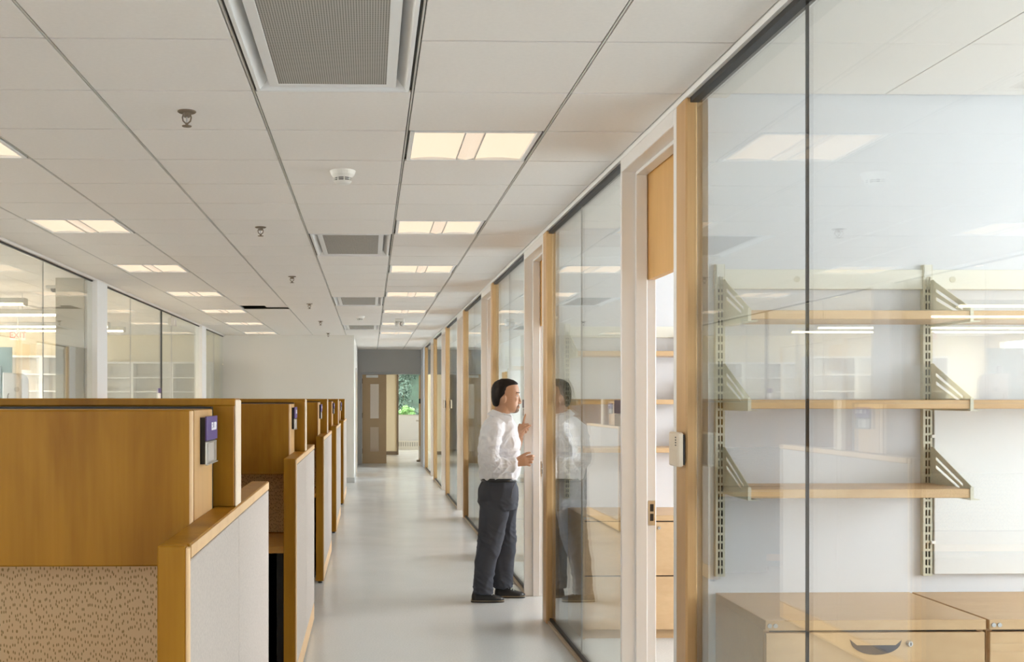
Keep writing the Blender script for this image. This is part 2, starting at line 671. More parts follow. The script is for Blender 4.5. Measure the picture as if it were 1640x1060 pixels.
# corridor end wall with its opening
we = MB().box(-.42, 1.34, YEND, YEND + .14, 2.17, DECK).box(-.42, -.235, YEND, YEND + .14, 0, 2.17).box(1.262, 1.34, YEND, YEND + .14, 0, 2.17)
we.build('wall_end', M['grey'], None, kind='structure')
B('wall_partition_end', M['wallA'], (1.34, OUT_X, YEND, YEND + .14, 0, DECK), kind='structure')
B('wall_corridor_right', M['wallA'], (1.205, 1.33, 25.05, YEND, 0, CEIL + .02), kind='structure')
tr = MB().box(-.235, 1.262, YEND - .02, YEND + .15, 2.14, 2.185).box(-.235, -.195, YEND - .02, YEND + .15, 0, 2.14).box(1.222, 1.262, YEND - .02, YEND + .15, 0, 2.14)
d9 = tr.build('door_9', M['jambgrey'], None, .003, kind='structure')
lf = B('door_leaf', M['brown'], (-.19, .385, YEND + .03, YEND + .075, .012, 2.135), d9, .003)
B('vision_pane_lit', M['lite2'], (.0, .205, YEND + .024, YEND + .034, 1.085, 1.91), lf, .003)
B('lower_panel', M['lite'], (.0, .205, YEND + .024, YEND + .034, .30, .88), lf, .003)
B('door_closer', M['whiteplastic'], (-.10, .19, YEND - .03, YEND + .03, 2.06, 2.125), d9, .006)
for z in (.25, 1.1, 1.92):
    B('hinge', M['browndark'], (-.203, -.18, YEND + .012, YEND + .04, z, z + .12), lf, .002)
# right leaf folded back against the far corridor
lf2 = B('door_leaf', M['brown'], (1.205, 1.25, YEND + .16, YEND + 1.03, .04, 2.135), d9, .003)
B('door_lever', M['steel'], (1.13, 1.205, YEND + .85, YEND + .89, 1.00, 1.03), lf2, .006)
B('floor_stop', M['browndark'], (1.12, 1.205, YEND + .3, YEND + .36, .03, .08), lf2, .006)
B('lock_box', M['black'], (1.17, 1.207, YEND + .1, YEND + .2, 1.44, 1.56), lf2, .004)
B('kick_plate', M['steel'], (1.199, 1.205, YEND + .2, YEND + .98, .1, .4), lf2)
# side door in the return wall
sd = MB().box(-.30, -.275, 22.2, 22.26, 0, 2.17).box(-.30, -.275, 23.2, 23.26, 0, 2.17).box(-.30, -.275, 22.26, 23.2, 2.11, 2.17)
d8 = sd.build('door_8', M['frame'], None, kind='structure')
B('door_leaf', M['woodtrans'], (-.298, -.285, 22.26, 23.2, .01, 2.11), d8)

# vestibule beyond the double door
B('wall_vestibule', M['cream'], (.45, .74, 30.85, 34.1, 0, DECK), kind='structure')
B('trim_1', M['browndark'], (.74, .79, 30.80, 30.9, 0, 2.7), kind='structure')
B('baseboard_vestibule', M['browndark'], (.45, .74, 30.83, 30.85, 0, .09), kind='structure')
B('wall_vestibule_left', M['cream'], (-.5, -.4, YEND, 34.1, 0, DECK), kind='structure')
wv = MB().box(-.5, .74, 33.95, 34.1, 0, DECK).box(.74, OUT_X, 33.95, 34.1, 0, 1.04).box(.74, OUT_X, 33.95, 34.1, 2.50, DECK).box(2.9, OUT_X, 33.95, 34.1, 1.04, 2.5)
wv.build('wall_window_end', M['wallA'], None, kind='structure')
wf = MB().box(.74, 2.9, 33.98, 34.05, 1.04, 1.07).box(.74, 2.9, 33.98, 34.05, 2.46, 2.5).box(.74, .78, 33.98, 34.05, 1.07, 2.46).box(1.72, 1.76, 33.98, 34.05, 1.07, 2.46)
we_ = wf.build('window_10', M['alum'], None, kind='structure')
B('glass_pane', M['glassR'], (.78, 1.72, 34.0, 34.01, 1.07, 2.46), we_)
B('glass_pane', M['glassR'], (1.76, 2.88, 34.0, 34.01, 1.07, 2.46), we_)
B('ceiling', M['tile'], (-.4, OUT_X, YEND + .14, 33.95, 2.62, 2.66), kind='structure')

# ------------------------------------------------------------------ setting: office glass front (right)
wright = MB().box(1.213, 1.30, -2.1, YEND, CEIL - .022, CEIL + .02).build('wall_right', M['white'], None, kind='structure')
for k in range(-1, NB):
    yw = BAY0 + BAY * k
    y_door0, y_door1 = yw - BAY + .11 - (.08 if k == 0 else 0), yw - BAY + 1.07 - (.1 if k == 0 else 0)       # this office's door frame, near its previous partition
    y_post0 = yw - .045
    g0, g1 = y_door1, y_post0
    joint = yw - 1.125
    ztop, zbot = CEIL - .041, .035
    B('glass_pane', M['glassR'], (GX - .006, GX + .006, g0, joint - .003, zbot, ztop), wright)
    B('glass_pane', M['glassR'], (GX - .006, GX + .006, joint + .003, g1, zbot, ztop), wright)
    B('glass_joint', M['black'] if k == 0 else M['clear'], (GX - .0045, GX + .0045, joint - .003, joint + .003, zbot, ztop), wright)
    B('head_gasket', M['black'], (GX - .022, GX + .022, g0, g1, CEIL - .042, CEIL - .02), wright)
    B('sill_gasket', M['black'], (GX - .015, GX + .015, g0, g1, .022, .042), wright)
    B('sill_channel', M['bronze'], (GX - .03, GX + .03, g0, g1, 0, .024), wright, .002)
    B('wood_post', M['woodpost'], (1.211, 1.2565, y_post0, yw + .092, 0, CEIL - .02), wright, .007)
    # door frame and transom
    a, c = y_door0 - .02, y_door1
    fx0, fx1 = 1.212, 1.38
    fr = MB()
    fr.box(fx0, fx1, a, a + .045, 0, CEIL - .022).box(fx0, fx1, c - .022, c, 0, CEIL - .022).box(fx0, fx1, a + .045, c - .022, CEIL - .085, CEIL - .022)
    # rebate stops
    fr.box(1.278, 1.334, a + .045, a + .062, 0, CEIL - .085).box(1.278, 1.334, c - .039, c - .022, 0, CEIL - .085).box(1.278, 1.334, a + .062, c - .039, CEIL - .102, CEIL - .085)
    df = fr.build(f'door_{k + 2}', M['frame'], None, .003, kind='structure')
    B('transom_panel', M['woodtrans'], (1.338, 1.376, a + .048, c - .025, 2.125, CEIL - .088), df, .002)
    sp = B('strike_plate', M['steel'], (1.340, 1.377, c - .025, c - .0215, .94, 1.06), df, .001)
    for z in (.962, 1.008):
        B('latch_hole', M['black'], (1.350, 1.367, c - .0265, c - .0248, z, z + .035), sp)
    if k >= 0:
        # a leaf swung back against the partition inside the office
        lf = B('door_leaf', M['woodtrans'], (1.40, 2.27, a + .052, a + .095, .01, 2.12), df, .002)
        lv = MB().tube([(2.19, a + .095, .98), (2.19, a + .145, .98), (2.07, a + .145, .98)], .009, 8)
        lv.build('door_lever', M['steel'], lf, smooth=True)

# ------------------------------------------------------------------ setting: lab glass front (left)
wl = MB().box(LX - .04, LX + .035, -2.1, YAL, CEIL - .02, CEIL + .02).build('wall_left', M['tile'], None, kind='structure')
B('head_gasket', M['black'], (LX - .010, LX + .010, -2.1, YAL, CEIL - .032, CEIL - .02), wl)
B('sill_channel', M['bronze'], (LX - .03, LX + .03, -2.1, YAL, 0, .035), wl)
stops = [-2.05, 3.4, 5.4, 7.3, 9.25, 10.86]
segs = list(zip(stops[:-1], stops[1:])) + [(11.27, 12.6), (12.6, 14.44), (14.44, 15.2), (15.2, 17.6), (18.03, 19.3), (19.3, YAL)]
for a, c in segs:
    B('glass_pane', M['glassL'], (LX - .005, LX + .005, a + .004, c - .004, .035, CEIL - .037), wl)
    if c not in (10.86, 17.6, YAL):
        hw = .02 if abs(c - 14.44) < .01 else .004
        B('glass_joint', M['black'] if hw > .01 else M['grey'], (LX - .002 - hw * .4, LX + .002 + hw * .4, c - hw, c + hw, .035, CEIL - .037), wl)
for a, c in ((10.86, 11.27), (17.6, 18.03)):
    B('door_post', M['white'], (LX - .07, LX + .055, a, c, 0, CEIL - .02), wl, .003)
B('pull_closer', M['alum'], (LX + .0, LX + .05, 15.15, 15.3, CEIL - .18, CEIL - .07), wl, .003)

# ------------------------------------------------------------------ ceiling lights
proto = None


def make_light(x0, y0):
    """a square recessed fitting, two lit diffusers either side of a perforated basket"""
    x1, y1 = x0 + T, y0 + T
    t_ = thing('ceiling_light', 'light', 'ceiling light', ((x0 + x1) / 2, (y0 + y1) / 2, CEIL))
    z = CEIL
    e, g = .014, .034
    h = MB()
    for bx in ((x0 + e, x0 + g, y0 + e, y1 - e), (x1 - g, x1 - e, y0 + e, y1 - e), (x0 + g, x1 - g, y0 + .006, y0 + .028), (x0 + g, x1 - g, y1 - .028, y1 - .006)):
        h.box(*bx, z - .002, z + .02)
    h.box(x0 + e, x1 - e, y0 + .006, y1 - .006, z + .030, z + .036)
    h.build('housing', M['white'], t_, .0015)
    xc = (x0 + x1) / 2
    for a, c in ((x0 + g + .002, xc - .047), (xc + .047, x1 - g - .002)):
        q = MB()
        nn = 8
        ps = []
        for i in range(nn + 1):
            u = i / nn
            ps.append((a + (c - a) * u, z + .006 + .007 * math.sin(math.pi * u)))
        poly = ps + [(p[0], p[1] + .004) for p in reversed(ps)]
        q.prism(poly, 'y', y0 + .027, y1 - .027).build('diffuser', M['emit'], t_)
    for xx in (xc - .044, xc + .044):
        MB().box(xx - .003, xx + .003, y0 + .028, y1 - .028, z + .0, z + .03).build('rib', M['alum'], t_)
    MB().prism([(xc - .041, z + .008), (xc, z - .001), (xc + .041, z + .008), (xc + .041, z + .012), (xc, z + .004), (xc - .041, z + .012)], 'y', y0 + .03, y1 - .03).build('basket', M['emitb'], t_)
    return t_


for side, ci in (('right', RC), ('left', LC)):
    for i, r_ in enumerate(LIGHT_ROWS):
        x0, y0 = cols[ci][0], Y0R + r_ * T
        lab = (f'{ORD[i]} square ceiling light from the camera in the row ' + ('by the office glass' if side == 'right' else 'by the lab glass'))
        loc = (x0 + T / 2, y0 + T / 2, CEIL)
        if proto is None:
            proto = make_light(x0, y0)
            proto['label'] = lab
            proto['group'] = 'square ceiling lights'
        else:
            copy_tree(proto, loc, lab)

# ------------------------------------------------------------------ perforated air panels
def make_air(y0):
    x0, x1 = cols[AC]
    y1 = y0 + 2 * T
    t_ = thing('air_diffuser', 'x', 'air vent', ((x0 + x1) / 2, (y0 + y1) / 2, CEIL), 'perforated ceiling air panels')
    e, z = .014, CEIL
    fl = MB()
    fl.box(x0 + e, x0 + .028, y0 + .006, y1 - .006, z - .002, z + .012).box(x1 - .028, x1 - e, y0 + .006, y1 - .006, z - .002, z + .012)
    fl.box(x0 + .028, x1 - .028, y0 + .006, y0 + .02, z - .002, z + .012).box(x0 + .028, x1 - .028, y1 - .02, y1 - .006, z - .002, z + .012)
    fl.build('outer_flange', M['white'], t_, .001)
    for sgn, xa in ((1, x0 + .028), (-1, x1 - .028)):
        MB().prism([(xa, z + .004), (xa + sgn * .048, z + .055), (xa + sgn * .048, z + .06), (xa, z + .01)], 'y', y0 + .02, y1 - .02).build('sloped_side', M['white'], t_)
    for sgn, ya in ((1, y0 + .02), (-1, y1 - .02)):
        MB().prism([(ya, z + .004), (ya + sgn * .03, z + .055), (ya + sgn * .03, z + .06), (ya, z + .01)], 'x', x0 + .03, x1 - .03).build('sloped_end', M['white'], t_)
    MB().box(x0 + .02, x1 - .02, y0 + .01, y1 - .01, z + .061, z + .066).build('back_pan', M['teedark'], t_)
    a, c, d, f = x0 + .066, x1 - .066, y0 + .05, y1 - .05
    fw = .036
    fr = MB().box(a, a + fw, d, f, z + .004, z + .014).box(c - fw, c, d, f, z + .004, z + .014).box(a + fw, c - fw, d, d + .03, z + .004, z + .014).box(a + fw, c - fw, f - .03, f, z + .004, z + .014)
    fr.build('face_frame', M['white'], t_, .001)
    MB().box(a + fw, c - fw, d + .03, f - .03, z + .007, z + .012).build('perforated_plate', M['perf'], t_)
    return t_


p0 = make_air(Y0R + diffrows[0][0] * T)
labs = ['nearest perforated grey air panel, cut off by the top of the photo', 'second perforated grey air panel from the camera', 'third perforated grey air panel from the camera', 'farthest perforated grey air panel, before the corridor end']
p0['label'] = labs[0]
for i in range(1, 4):
    copy_tree(p0, (p0.location.x, Y0R + diffrows[i][0] * T + T, CEIL), labs[i])

# ------------------------------------------------------------------ sprinklers
sx = (cols[SC][0] + cols[SC][1]) / 2


def make_sprinkler(y):
    t_ = thing('sprinkler', 'x', 'sprinkler', (sx, y, CEIL), 'ceiling sprinklers')
    z = CEIL
    MB().lathe([(.008, -.006), (.034, -.006), (.038, -.003), (.038, 0), (.02, .001)], (sx, y, z), 24).build('escutcheon', M['browndark'], t_, smooth=False)
    MB().lathe([(.013, -.024), (.015, -.012), (.015, -.004)], (sx, y, z), 12).build('body', M['browndark'], t_)
    fr = MB()
    for s_ in (-1, 1):
        fr.tube([(sx + s_ * .014, y, z - .012), (sx + s_ * .018, y, z - .026), (sx + s_ * .015, y, z - .040), (sx + s_ * .004, y, z - .050)], .0032, 6)
    fr.tube([(sx, y, z - .048), (sx, y, z - .060)], [.006, .006], 8)
    fr.build('frame_arms', M['browndark'], t_)
    MB().tube([(sx, y, z - .024), (sx, y, z - .046)], .003, 6).build('bulb', M['grey'], t_)
    MB().lathe([(.004, -.064), (.019, -.063), (.020, -.060), (.006, -.059)], (sx, y, z), 16).build('deflector', M['browndark'], t_)
    return t_


s0 = make_sprinkler(4.55)
s0['label'] = 'nearest dark ceiling sprinkler, hanging left of the big air panel'
for i in range(1, 6):
    copy_tree(s0, (sx, 4.55 + 3.05 * i, CEIL), f'{ORD[i]} small dark ceiling sprinkler from the camera')

# ------------------------------------------------------------------ smoke detectors and the strobe unit
def make_smoke(x, y):
    t_ = thing('smoke_detector', 'x', 'smoke detector', (x, y, CEIL), 'ceiling smoke detectors')
    c = (x, y, CEIL)
    MB().lathe([(.047, -.038), (.060, -.022), (.066, -.006), (.066, 0)], c, 28).build('base', M['whiteplastic'], t_, smooth=False)
    MB().lathe([(.040, -.056), (.041, -.036)], c, 24).build('vent_band', M['black'], t_)
    cap_ = MB().lathe([(.020, -.072), (.036, -.066), (.046, -.056), (.046, -.053), (.039, -.052)], c, 28)
    cap_.lathe([(.040, -.047), (.047, -.047), (.047, -.044), (.040, -.044)], c, 28)
    for i in range(8):
        a = i * math.pi / 4 + .2
        cap_.box(x + .043 * math.cos(a) - .003, x + .043 * math.cos(a) + .003, y + .043 * math.sin(a) - .003, y + .043 * math.sin(a) + .003, CEIL - .058, CEIL - .036)
    cap_.build('cap', M['whiteplastic'], t_)
    return t_


dx_ = (cols[AC][0] + cols[AC][1]) / 2
k0 = make_smoke(dx_, 5.72)
k0['label'] = 'white round smoke detector on the ceiling in front of the second air panel'
copy_tree(k0, (dx_, 15.75, CEIL), 'tiny white smoke detector on the ceiling far down the corridor')
t_ = thing('emergency_light', 'white twin-headed emergency light on the far ceiling between square lights', 'emergency light', (.43, 16.3, CEIL))
MB().box(.36, .50, 16.24, 16.36, CEIL - .05, CEIL).build('housing', M['whiteplastic'], t_, .008)
for x in (.39, .47):
    MB().lathe([(.02, -.05), (.035, -.03), (.038, .0), (.03, .02)], (x, 16.26, CEIL - .075), 14, 'y').build('lamp_head', M['alum'], t_)

# ------------------------------------------------------------------ open ceiling cell: lay the missing tile's lip
ox0, ox1 = cols[OPEN_CELL[0]]
oy0 = Y0R + OPEN_CELL[1] * T
B('lifted_tile', M['tile'], (ox0 + .3, ox1 - .02, oy0 + .30, oy0 + T - .01, CEIL + .030, CEIL + .046), ceil)

# ------------------------------------------------------------------ cubicles
XR, WT = -.39, .067
HP0, WN0, CP = 3.24, 2.38, 3.46
XL = -2.45
TOPZ, WTOP = 1.552, 1.235


def make_high(y):
    t_ = thing('high_panel', 'x', 'office partition', ((XL + XR) / 2, y + .05, 0), 'high cubicle panels')
    y1 = y + .11
    XP, XW = XL + .006, XR - WT - .001
    zw = WTOP + .001
    MB().box(XP, XW, y + .012, y1 - .012, .05, TOPZ - .02).box(XW, XR - .008, y + .012, y1 - .012, zw, TOPZ - .02).build('core', M['woodcub'], t_)
    MB().box(XP, XR - .004, y, y1, TOPZ - .022, TOPZ).build('top_cap', M['woodcub'], t_, .003)
    MB().box(XW - .03, XR - .008, y, y + .014, zw, TOPZ - .022).build('front_stile', M['woodcub'], t_, .002)
    MB().box(XR - .008, XR, y + .002, y1, zw, TOPZ - .004).build('end_strip', M['paleedge'], t_, .003)
    MB().box(XP, XW, y + .002, y + .014, .745, 1.13).build('fabric_insert', M['dash'], t_)
    MB().box(XP, XW, y1 - .013, y1, .10, 1.53).build('rear_fabric', M['fabric'], t_)
    MB().box(XP, XW, y, y1, .0, .05).build('plinth', M['black'], t_)
    return t_


def make_wing(y):
    x0 = XR - WT
    y1 = y + 1.87
    t_ = thing('wing_panel', 'x', 'office partition', (XR - WT / 2, y + .93, 0), 'low cubicle wing panels')
    MB().box(x0 + .004, XR - .012, y + .02, y1 - .004, .04, WTOP - .03).build('core', M['woodcub'], t_)
    MB().box(x0, XR - .006, y, y + .03, .02, WTOP).build('end_post', M['woodcub'], t_, .003)
    MB().box(XR - .006, XR + .002, y, y + .006 + .012, .02, WTOP - .004).build('end_edge', M['woodedge_lit'], t_, .002)
    MB().box(x0, XR, y + .03, y1, WTOP - .032, WTOP).build('top_cap', M['woodcub'], t_, .003)
    MB().box(XR - .001, XR + .0015, y + .032, y1, WTOP - .030, WTOP - .003).build('cap_edge', M['woodedge_lit'], t_)
    mid = y + .915
    for a, c in ((y + .021, mid - .003), (mid + .003, y1)):
        MB().box(XR - .013, XR, a, c, .135, WTOP - .035).build('fabric_skin', M['fabric'], t_, .002)
        MB().box(XR - .012, XR, a, c, .02, .130).build('base_board', M['woodedge_lit'], t_, .002)
    for yy in (y + .05, y1 - .05):
        MB().lathe([(.018, 0), (.018, .012), (.012, .04)], (XR - WT / 2, yy, 0), 10).build('glide', M['black'], t_)
    return t_


def make_bin(yh):
    """overhead cabinet hung on the front of a high panel"""
    x1 = XR - WT - .001
    x0, y0, y1 = XL + .05, yh - .395, yh - .040
    z0, z1 = 1.125, TOPZ - .030
    t_ = thing('overhead_cabinet', 'x', 'overhead cabinet', ((x0 + x1) / 2, (y0 + y1) / 2, z0), 'overhead cabinets of the cubicles')
    MB().box(x0, x1, y0 + .028, y1, z0, z1).build('case', M['woodcub'], t_, .002)
    MB().box(x0, x1 + .001, y0, y0 + .026, z0 - .004, z1).build('flipper_door', M['woodcub'], t_, .004)
    MB().box(x1 - .007, x1 + .002, y0 - .001, y0 + .020, z0, z1 - .002).build('door_edge', M['woodedge_lit'], t_, .002)
    MB().box(x1 - .0005, x1 + .002, y0 + .030, y1 - .001, z0 + .002, z1 - .002).build('lit_side_veneer', M['woodside_lit'], t_)
    MB().box(x0, x1 - .001, y1, yh - .0005, z0 + .01, TOPZ - .024).build('gap_shade_rail', M['black'], t_)  # black filler painting the shadow gap behind and above the cabinet
    return t_


def make_desk(yh):
    x0, x1 = XL + .02, XR - WT - .003
    y0, y1 = yh - .60, yh - .002
    t_ = thing('desk', 'x', 'desk', ((x0 + x1) / 2, (y0 + y1) / 2, 0), 'cubicle desks')
    MB().box(x0, x1, y0, y1, .70, .738).build('worktop', M['woodtop_lit'], t_, .003)
    MB().box(x0 + .05, x1 - .04, y1 - .03, y1 - .006, .12, .70).build('under_desk_shade', M['black'], t_)  # black sheet painting the shadow under the worktop
    for xx in (x0 + .03, x1 - .06):
        MB().box(xx, xx + .04, y0 + .05, y1 - .04, 0, .70).build('leg', M['black'], t_, .003)
    MB().box(x1 - .52, x1 - .10, y0 + .04, y1 - .05, .03, .66).build('shade_block', M['black'], t_, .003)  # black block, under-desk shadow put into its colour
    return t_


def make_sign(yh, body):
    """two-piece sign held off the cabinet side, facing the aisle"""
    x = XR - WT + .001
    ya, yb = yh - .272, yh - .070
    zt = 1.503
    t_ = thing('name_sign', 'x', 'sign', (x, (ya + yb) / 2, 1.43), 'cubicle name signs')
    MB().box(x + .0, x + .014, ya + .006, yb - .006, 1.375, 1.50).build('backer', M['black'], t_)
    pl = MB().box(x + .014, x + .019, ya, yb, 1.438, zt).build('purple_plate', M['purple'], t_, .0008)
    hd = MB()
    hd.box(x + .014, x + .017, ya, yb, 1.372, 1.434)
    hd.box(x + .017, x + .021, ya, yb, 1.372, 1.376)
    hd.build('card_holder', M['clear'], t_, .0006)
    MB().box(x + .0172, x + .0178, ya + .04, yb - .06, 1.38, 1.43).build('card', M['alum'], t_)
    m4 = Matrix.Translation((x + .0196, (ya + yb) / 2 + .030, 1.474)) @ Matrix(((0, 0, 1, 0), (1.25, 0, 0, 0), (0, 1, 0, 0), (0, 0, 0, 1)))
    text('number', body, .027, m4, M['print'], pl, .0004, .0016)
    return t_


def at_cub(proto, k, lab):
    if k == 0:
        proto['label'] = lab
        return proto
    lo = proto.location
    return copy_tree(proto, (lo.x, lo.y + CP * k, lo.z), lab)


protos = dict(h=make_high(HP0), w=make_wing(WN0), b=make_bin(HP0), d=make_desk(HP0), s=make_sign(HP0, 'E1.158'))
WHERE = ['nearest cubicle', 'second cubicle from the camera', 'third cubicle from the camera', 'fourth cubicle from the camera', 'farthest cubicle']
for k in range(5):
    at_cub(protos['h'], k, f'tall maple cubicle panel behind the {WHERE[k]}')
    at_cub(protos['w'], k, f'low fabric and maple wing panel along the aisle at the {WHERE[k]}')
    at_cub(protos['b'], k, f'maple overhead cabinet hung in the {WHERE[k]}')
    at_cub(protos['d'], k, f'maple desk top under the overhead cabinet of the {WHERE[k]}')
    at_cub(protos['s'], k, f'purple name sign with clear card holder on the {WHERE[k]}')
B_ = thing('spine_panel', 'long maple spine panel closing the cubicles on the lab side', 'office partition', (XL - .05, 10, 0))
MB().box(XL - .08, XL, .5, 18.2, .03, TOPZ - .025).build('core', M['woodcub'], B_)
MB().box(XL - .085, XL + .002, .5, 18.2, TOPZ - .025, TOPZ - .002).build('top_cap', M['woodcub'], B_, .002)
MB().box(XL - .07, XL - .01, .52, 18.18, 0, .03).build('plinth', M['black'], B_)

# ------------------------------------------------------------------ office furniture
OFF = ['nearest office', 'second office', 'third office', 'fourth office', 'fifth office', 'sixth office']


def make_file(x0, yw, drawers=2):
    x1 = x0 + .757
    yf, yb = yw - .545, yw - .006
    t_ = thing('lateral_file', 'x', 'filing cabinet', ((x0 + x1) / 2, (yf + yb) / 2, 0), 'maple lateral filing cabinets')
    MB().box(x0, x0 + .02, yf + .022, yb, .0, .765).box(x1 - .02, x1, yf + .022, yb, .0, .765).box(x0 + .02, x1 - .02, yb - .02, yb, 0, .765).build('case', M['woodoff'], t_)
    MB().box(x0, x1, yf, yb, .765, .80).build('top', M['woodoff'], t_, .002)
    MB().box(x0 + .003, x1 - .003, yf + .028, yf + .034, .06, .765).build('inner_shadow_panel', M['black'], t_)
    MB().box(x0 + .002, x1 - .002, yf + .05, yf + .07, 0, .06).build('plinth', M['woodoff'], t_)
    xc = (x0 + x1) / 2
    for i, (z0, z1) in enumerate(((.413, .757), (.064, .405))):
        d = MB().box(x0 + .003, x1 - .003, yf + .002, yf + .024, z0, z1).build('drawer', M['woodoff'], t_, .002)
        zt = z1 - .025
        hp = [(xc - .088, zt)] + [(xc + .085 * math.cos(a), zt - .006 - .044 * math.sin(a)) for a in [math.pi - i_ * math.pi / 12 for i_ in range(1, 12)]] + [(xc + .088, zt)]
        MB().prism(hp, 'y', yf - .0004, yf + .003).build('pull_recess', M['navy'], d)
        MB().prism([(xc - .09, zt + .003), (xc + .09, zt + .003), (xc + .066, zt - .017), (xc - .066, zt - .017)], 'y', yf - .0016, yf + .002).build('pull_lip', M['woodoff'], d)
        if i == 0:
            MB().lathe([(.003, -.012), (.008, -.012), (.0105, -.006), (.0105, .0)], (x0 + .493, yf + .002, zt - .012), 16, 'y').build('lock', M['steel'], d, smooth=False)
            MB().box(x0 + .4915, x0 + .4945, yf - .0108, yf - .009, zt - .017, zt - .007).build('keyhole', M['black'], d)
    for xx in (x0 + .014, x0 + .034):
        MB().lathe([(.003, -.004), (.0075, -.004), (.0075, .001)], (xx, yf, .782), 12, 'y').build('screw', M['grey'], t_)
    return t_


X0F = 1.338
fA = make_file(X0F, BAY0)
fA['label'] = 'maple lateral filing cabinet in the nearest office, left one with crescent pull'
copy_tree(fA, (fA.location.x + .768, fA.location.y, 0), 'maple lateral filing cabinet at the right edge of the photo')
for k in range(1, 4):
    copy_tree(fA, (fA.location.x + .03, fA.location.y + BAY * k, 0), f'maple lateral filing cabinet nearest the glass in the {OFF[k]}')
copy_tree(fA, (fA.location.x + .03 + .768, fA.location.y + BAY, 0), 'maple lateral filing cabinet seen through the open nearest doorway')


def upright(x, yw):
    u = MB()
    z0, z1 = .865, 2.07
    yf = yw - .024
    # channel with a slotted face: two rows of slots cut as real gaps between rungs
    u.box(x - .018, x - .013, yf, yw, z0, z1).box(x + .013, x + .018, yf, yw, z0, z1)
    u.box(x - .013, x - .0095, yf, yf + .003, z0, z1 - .045).box(x - .0025, x + .0025, yf, yf + .003, z0, z1 - .045).box(x + .0095, x + .013, yf, yf + .003, z0, z1 - .045)
    u.box(x - .013, x + .013, yf, yf + .003, z1 - .045, z1)
    z = z0
    while z < z1 - .06:
        u.box(x - .0095, x - .0025, yf, yf + .003, z, z + .009)
        u.box(x + .0025, x + .0095, yf, yf + .003, z, z + .009)
        z += .032
    return u


def bracket(x, yw, z):
    """triangular plate with two slanted slots; z = underside of the shelf it carries"""
    yb, yf = yw - .026, yw - .315
    h = .178
    t0, t1 = x - .0016, x + .0016
    q = MB()
    # plate outline split around two slots
    def P(u, v):
        return (yb + (yf - yb) * u, z - .006 + h * v)
    A, Bq, C, D = P(0, 0), P(1, .03), P(1, .26), P(.06, 1)
    E0 = P(0, 1)
    def band(a, b, c, d):
        q.prism([a, b, c, d], 'x', t0, t1)
    s1a, s1b = P(.13, .80), P(.80, .30)
    s2a, s2b = P(.13, .72), P(.80, .24)
    s3a, s3b = P(.13, .62), P(.72, .23)
    s4a, s4b = P(.13, .54), P(.72, .17)
    q.prism([E0, D, P(.13, .93), P(.13, 0.0), A], 'x', t0, t1)
    q.prism([P(.13, .93), C, P(1, .22), s1b, s1a], 'x', t0, t1)
    q.prism([s2a, s2b, s3b, s3a], 'x', t0, t1)
    q.prism([s4a, s4b, P(.80, .0), P(.13, 0)], 'x', t0, t1)
    q.prism([s1b, P(1, .22), Bq, P(.80, 0), s4b, s3b, s2b], 'x', t0, t1)
    q.box(x - .006, x + .006, yf - .002, yf + .002, z - .008, z + .040)
    q.box(x - .002, x + .03, yf, yb, z - .008, z - .005)
    return q


def office_shelving(k):
    yw = BAY0 + .02 + BAY * k
    if k:
        yw -= .02
    dx = 0 if k == 0 else .01
    yw = BAY0 + BAY * k
    nu = 3 if k == 0 else 2
    xs = [1.351 + dx + .809 * i for i in range(nu)]
    t_ = thing('wall_shelving', f'cream slotted wall standards, rail and brackets in the {OFF[k]}', 'shelving', (xs[0], yw, 1.5), 'office wall shelving racks')
    xe = xs[-1] + .3 if k == 0 else xs[-1] + .05
    MB().box(xs[0] - .022, xe, yw - .018, yw, 1.975, 2.052).build('hanging_rail', M['creamlight'], t_, .002)
    if k == 0:
        for xx in (xs[0] + .30, xs[1] + .10):
            MB().lathe([(.012, -.0195), (.012, -.017)], (xx, yw, 2.014), 14, 'y').build('rail_cap', M['creammetal'], t_)
    for x in xs:
        o = upright(x, yw).build('upright', M['creammetal'], t_)
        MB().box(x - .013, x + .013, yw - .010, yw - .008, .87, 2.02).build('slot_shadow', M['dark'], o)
        MB().box(x - .014, x + .014, yw - .0255, yw - .0235, 2.022, 2.07).build('upright_head', M['creamlight'], o)
    zs = [1.838, 1.515, 1.193]
    for x in xs:
        for z in zs:
            if k == 0 and x > xs[1] - .01 and z < 1.3 and x > xs[1] + .1:
                continue
            bracket(x + .012, yw, z).build('bracket', M['creammetal'], t_)
    rows = ['top', 'middle', 'bottom']
    for j, z in enumerate(zs):
        o = MB().box(xs[0] + .017, xs[1] + .008, yw - .313, yw - .03, z, z + .032).build('shelf_board', M['woodoff'], None, .002)
        tag(o, f'{rows[j]} maple shelf board on the brackets in the {OFF[k]}', 'shelf', 'maple shelf boards in the offices')
        if k == 0 and j < 2:
            o = MB().box(xs[1] + .017, xs[2] + .008, yw - .313, yw - .03, z, z + .032).build('shelf_board', M['woodoff'], None, .002)
            tag(o, f'{rows[j]} maple shelf board running off the right edge of the photo', 'shelf', 'maple shelf boards in the offices')


for k in range(4):
    office_shelving(k)
wb = thing('whiteboard', 'blank white marker board hung under the shelves at the right edge', 'whiteboard', (2.6, BAY0 - .02, 1.2))
MB().box(2.182, 3.4, BAY0 - .030, BAY0 - .014, .872, 1.515).build('panel', M['board'], wb, .002)
MB().box(2.186, 3.395, BAY0 - .014, BAY0, .89, 1.49).build('mount', M['alum'], wb)
for z in (.99, 1.40):
    MB().box(2.170, 2.186, BAY0 - .034, BAY0 - .020, z, z + .012).build('clip', M['whiteplastic'], wb, .001)

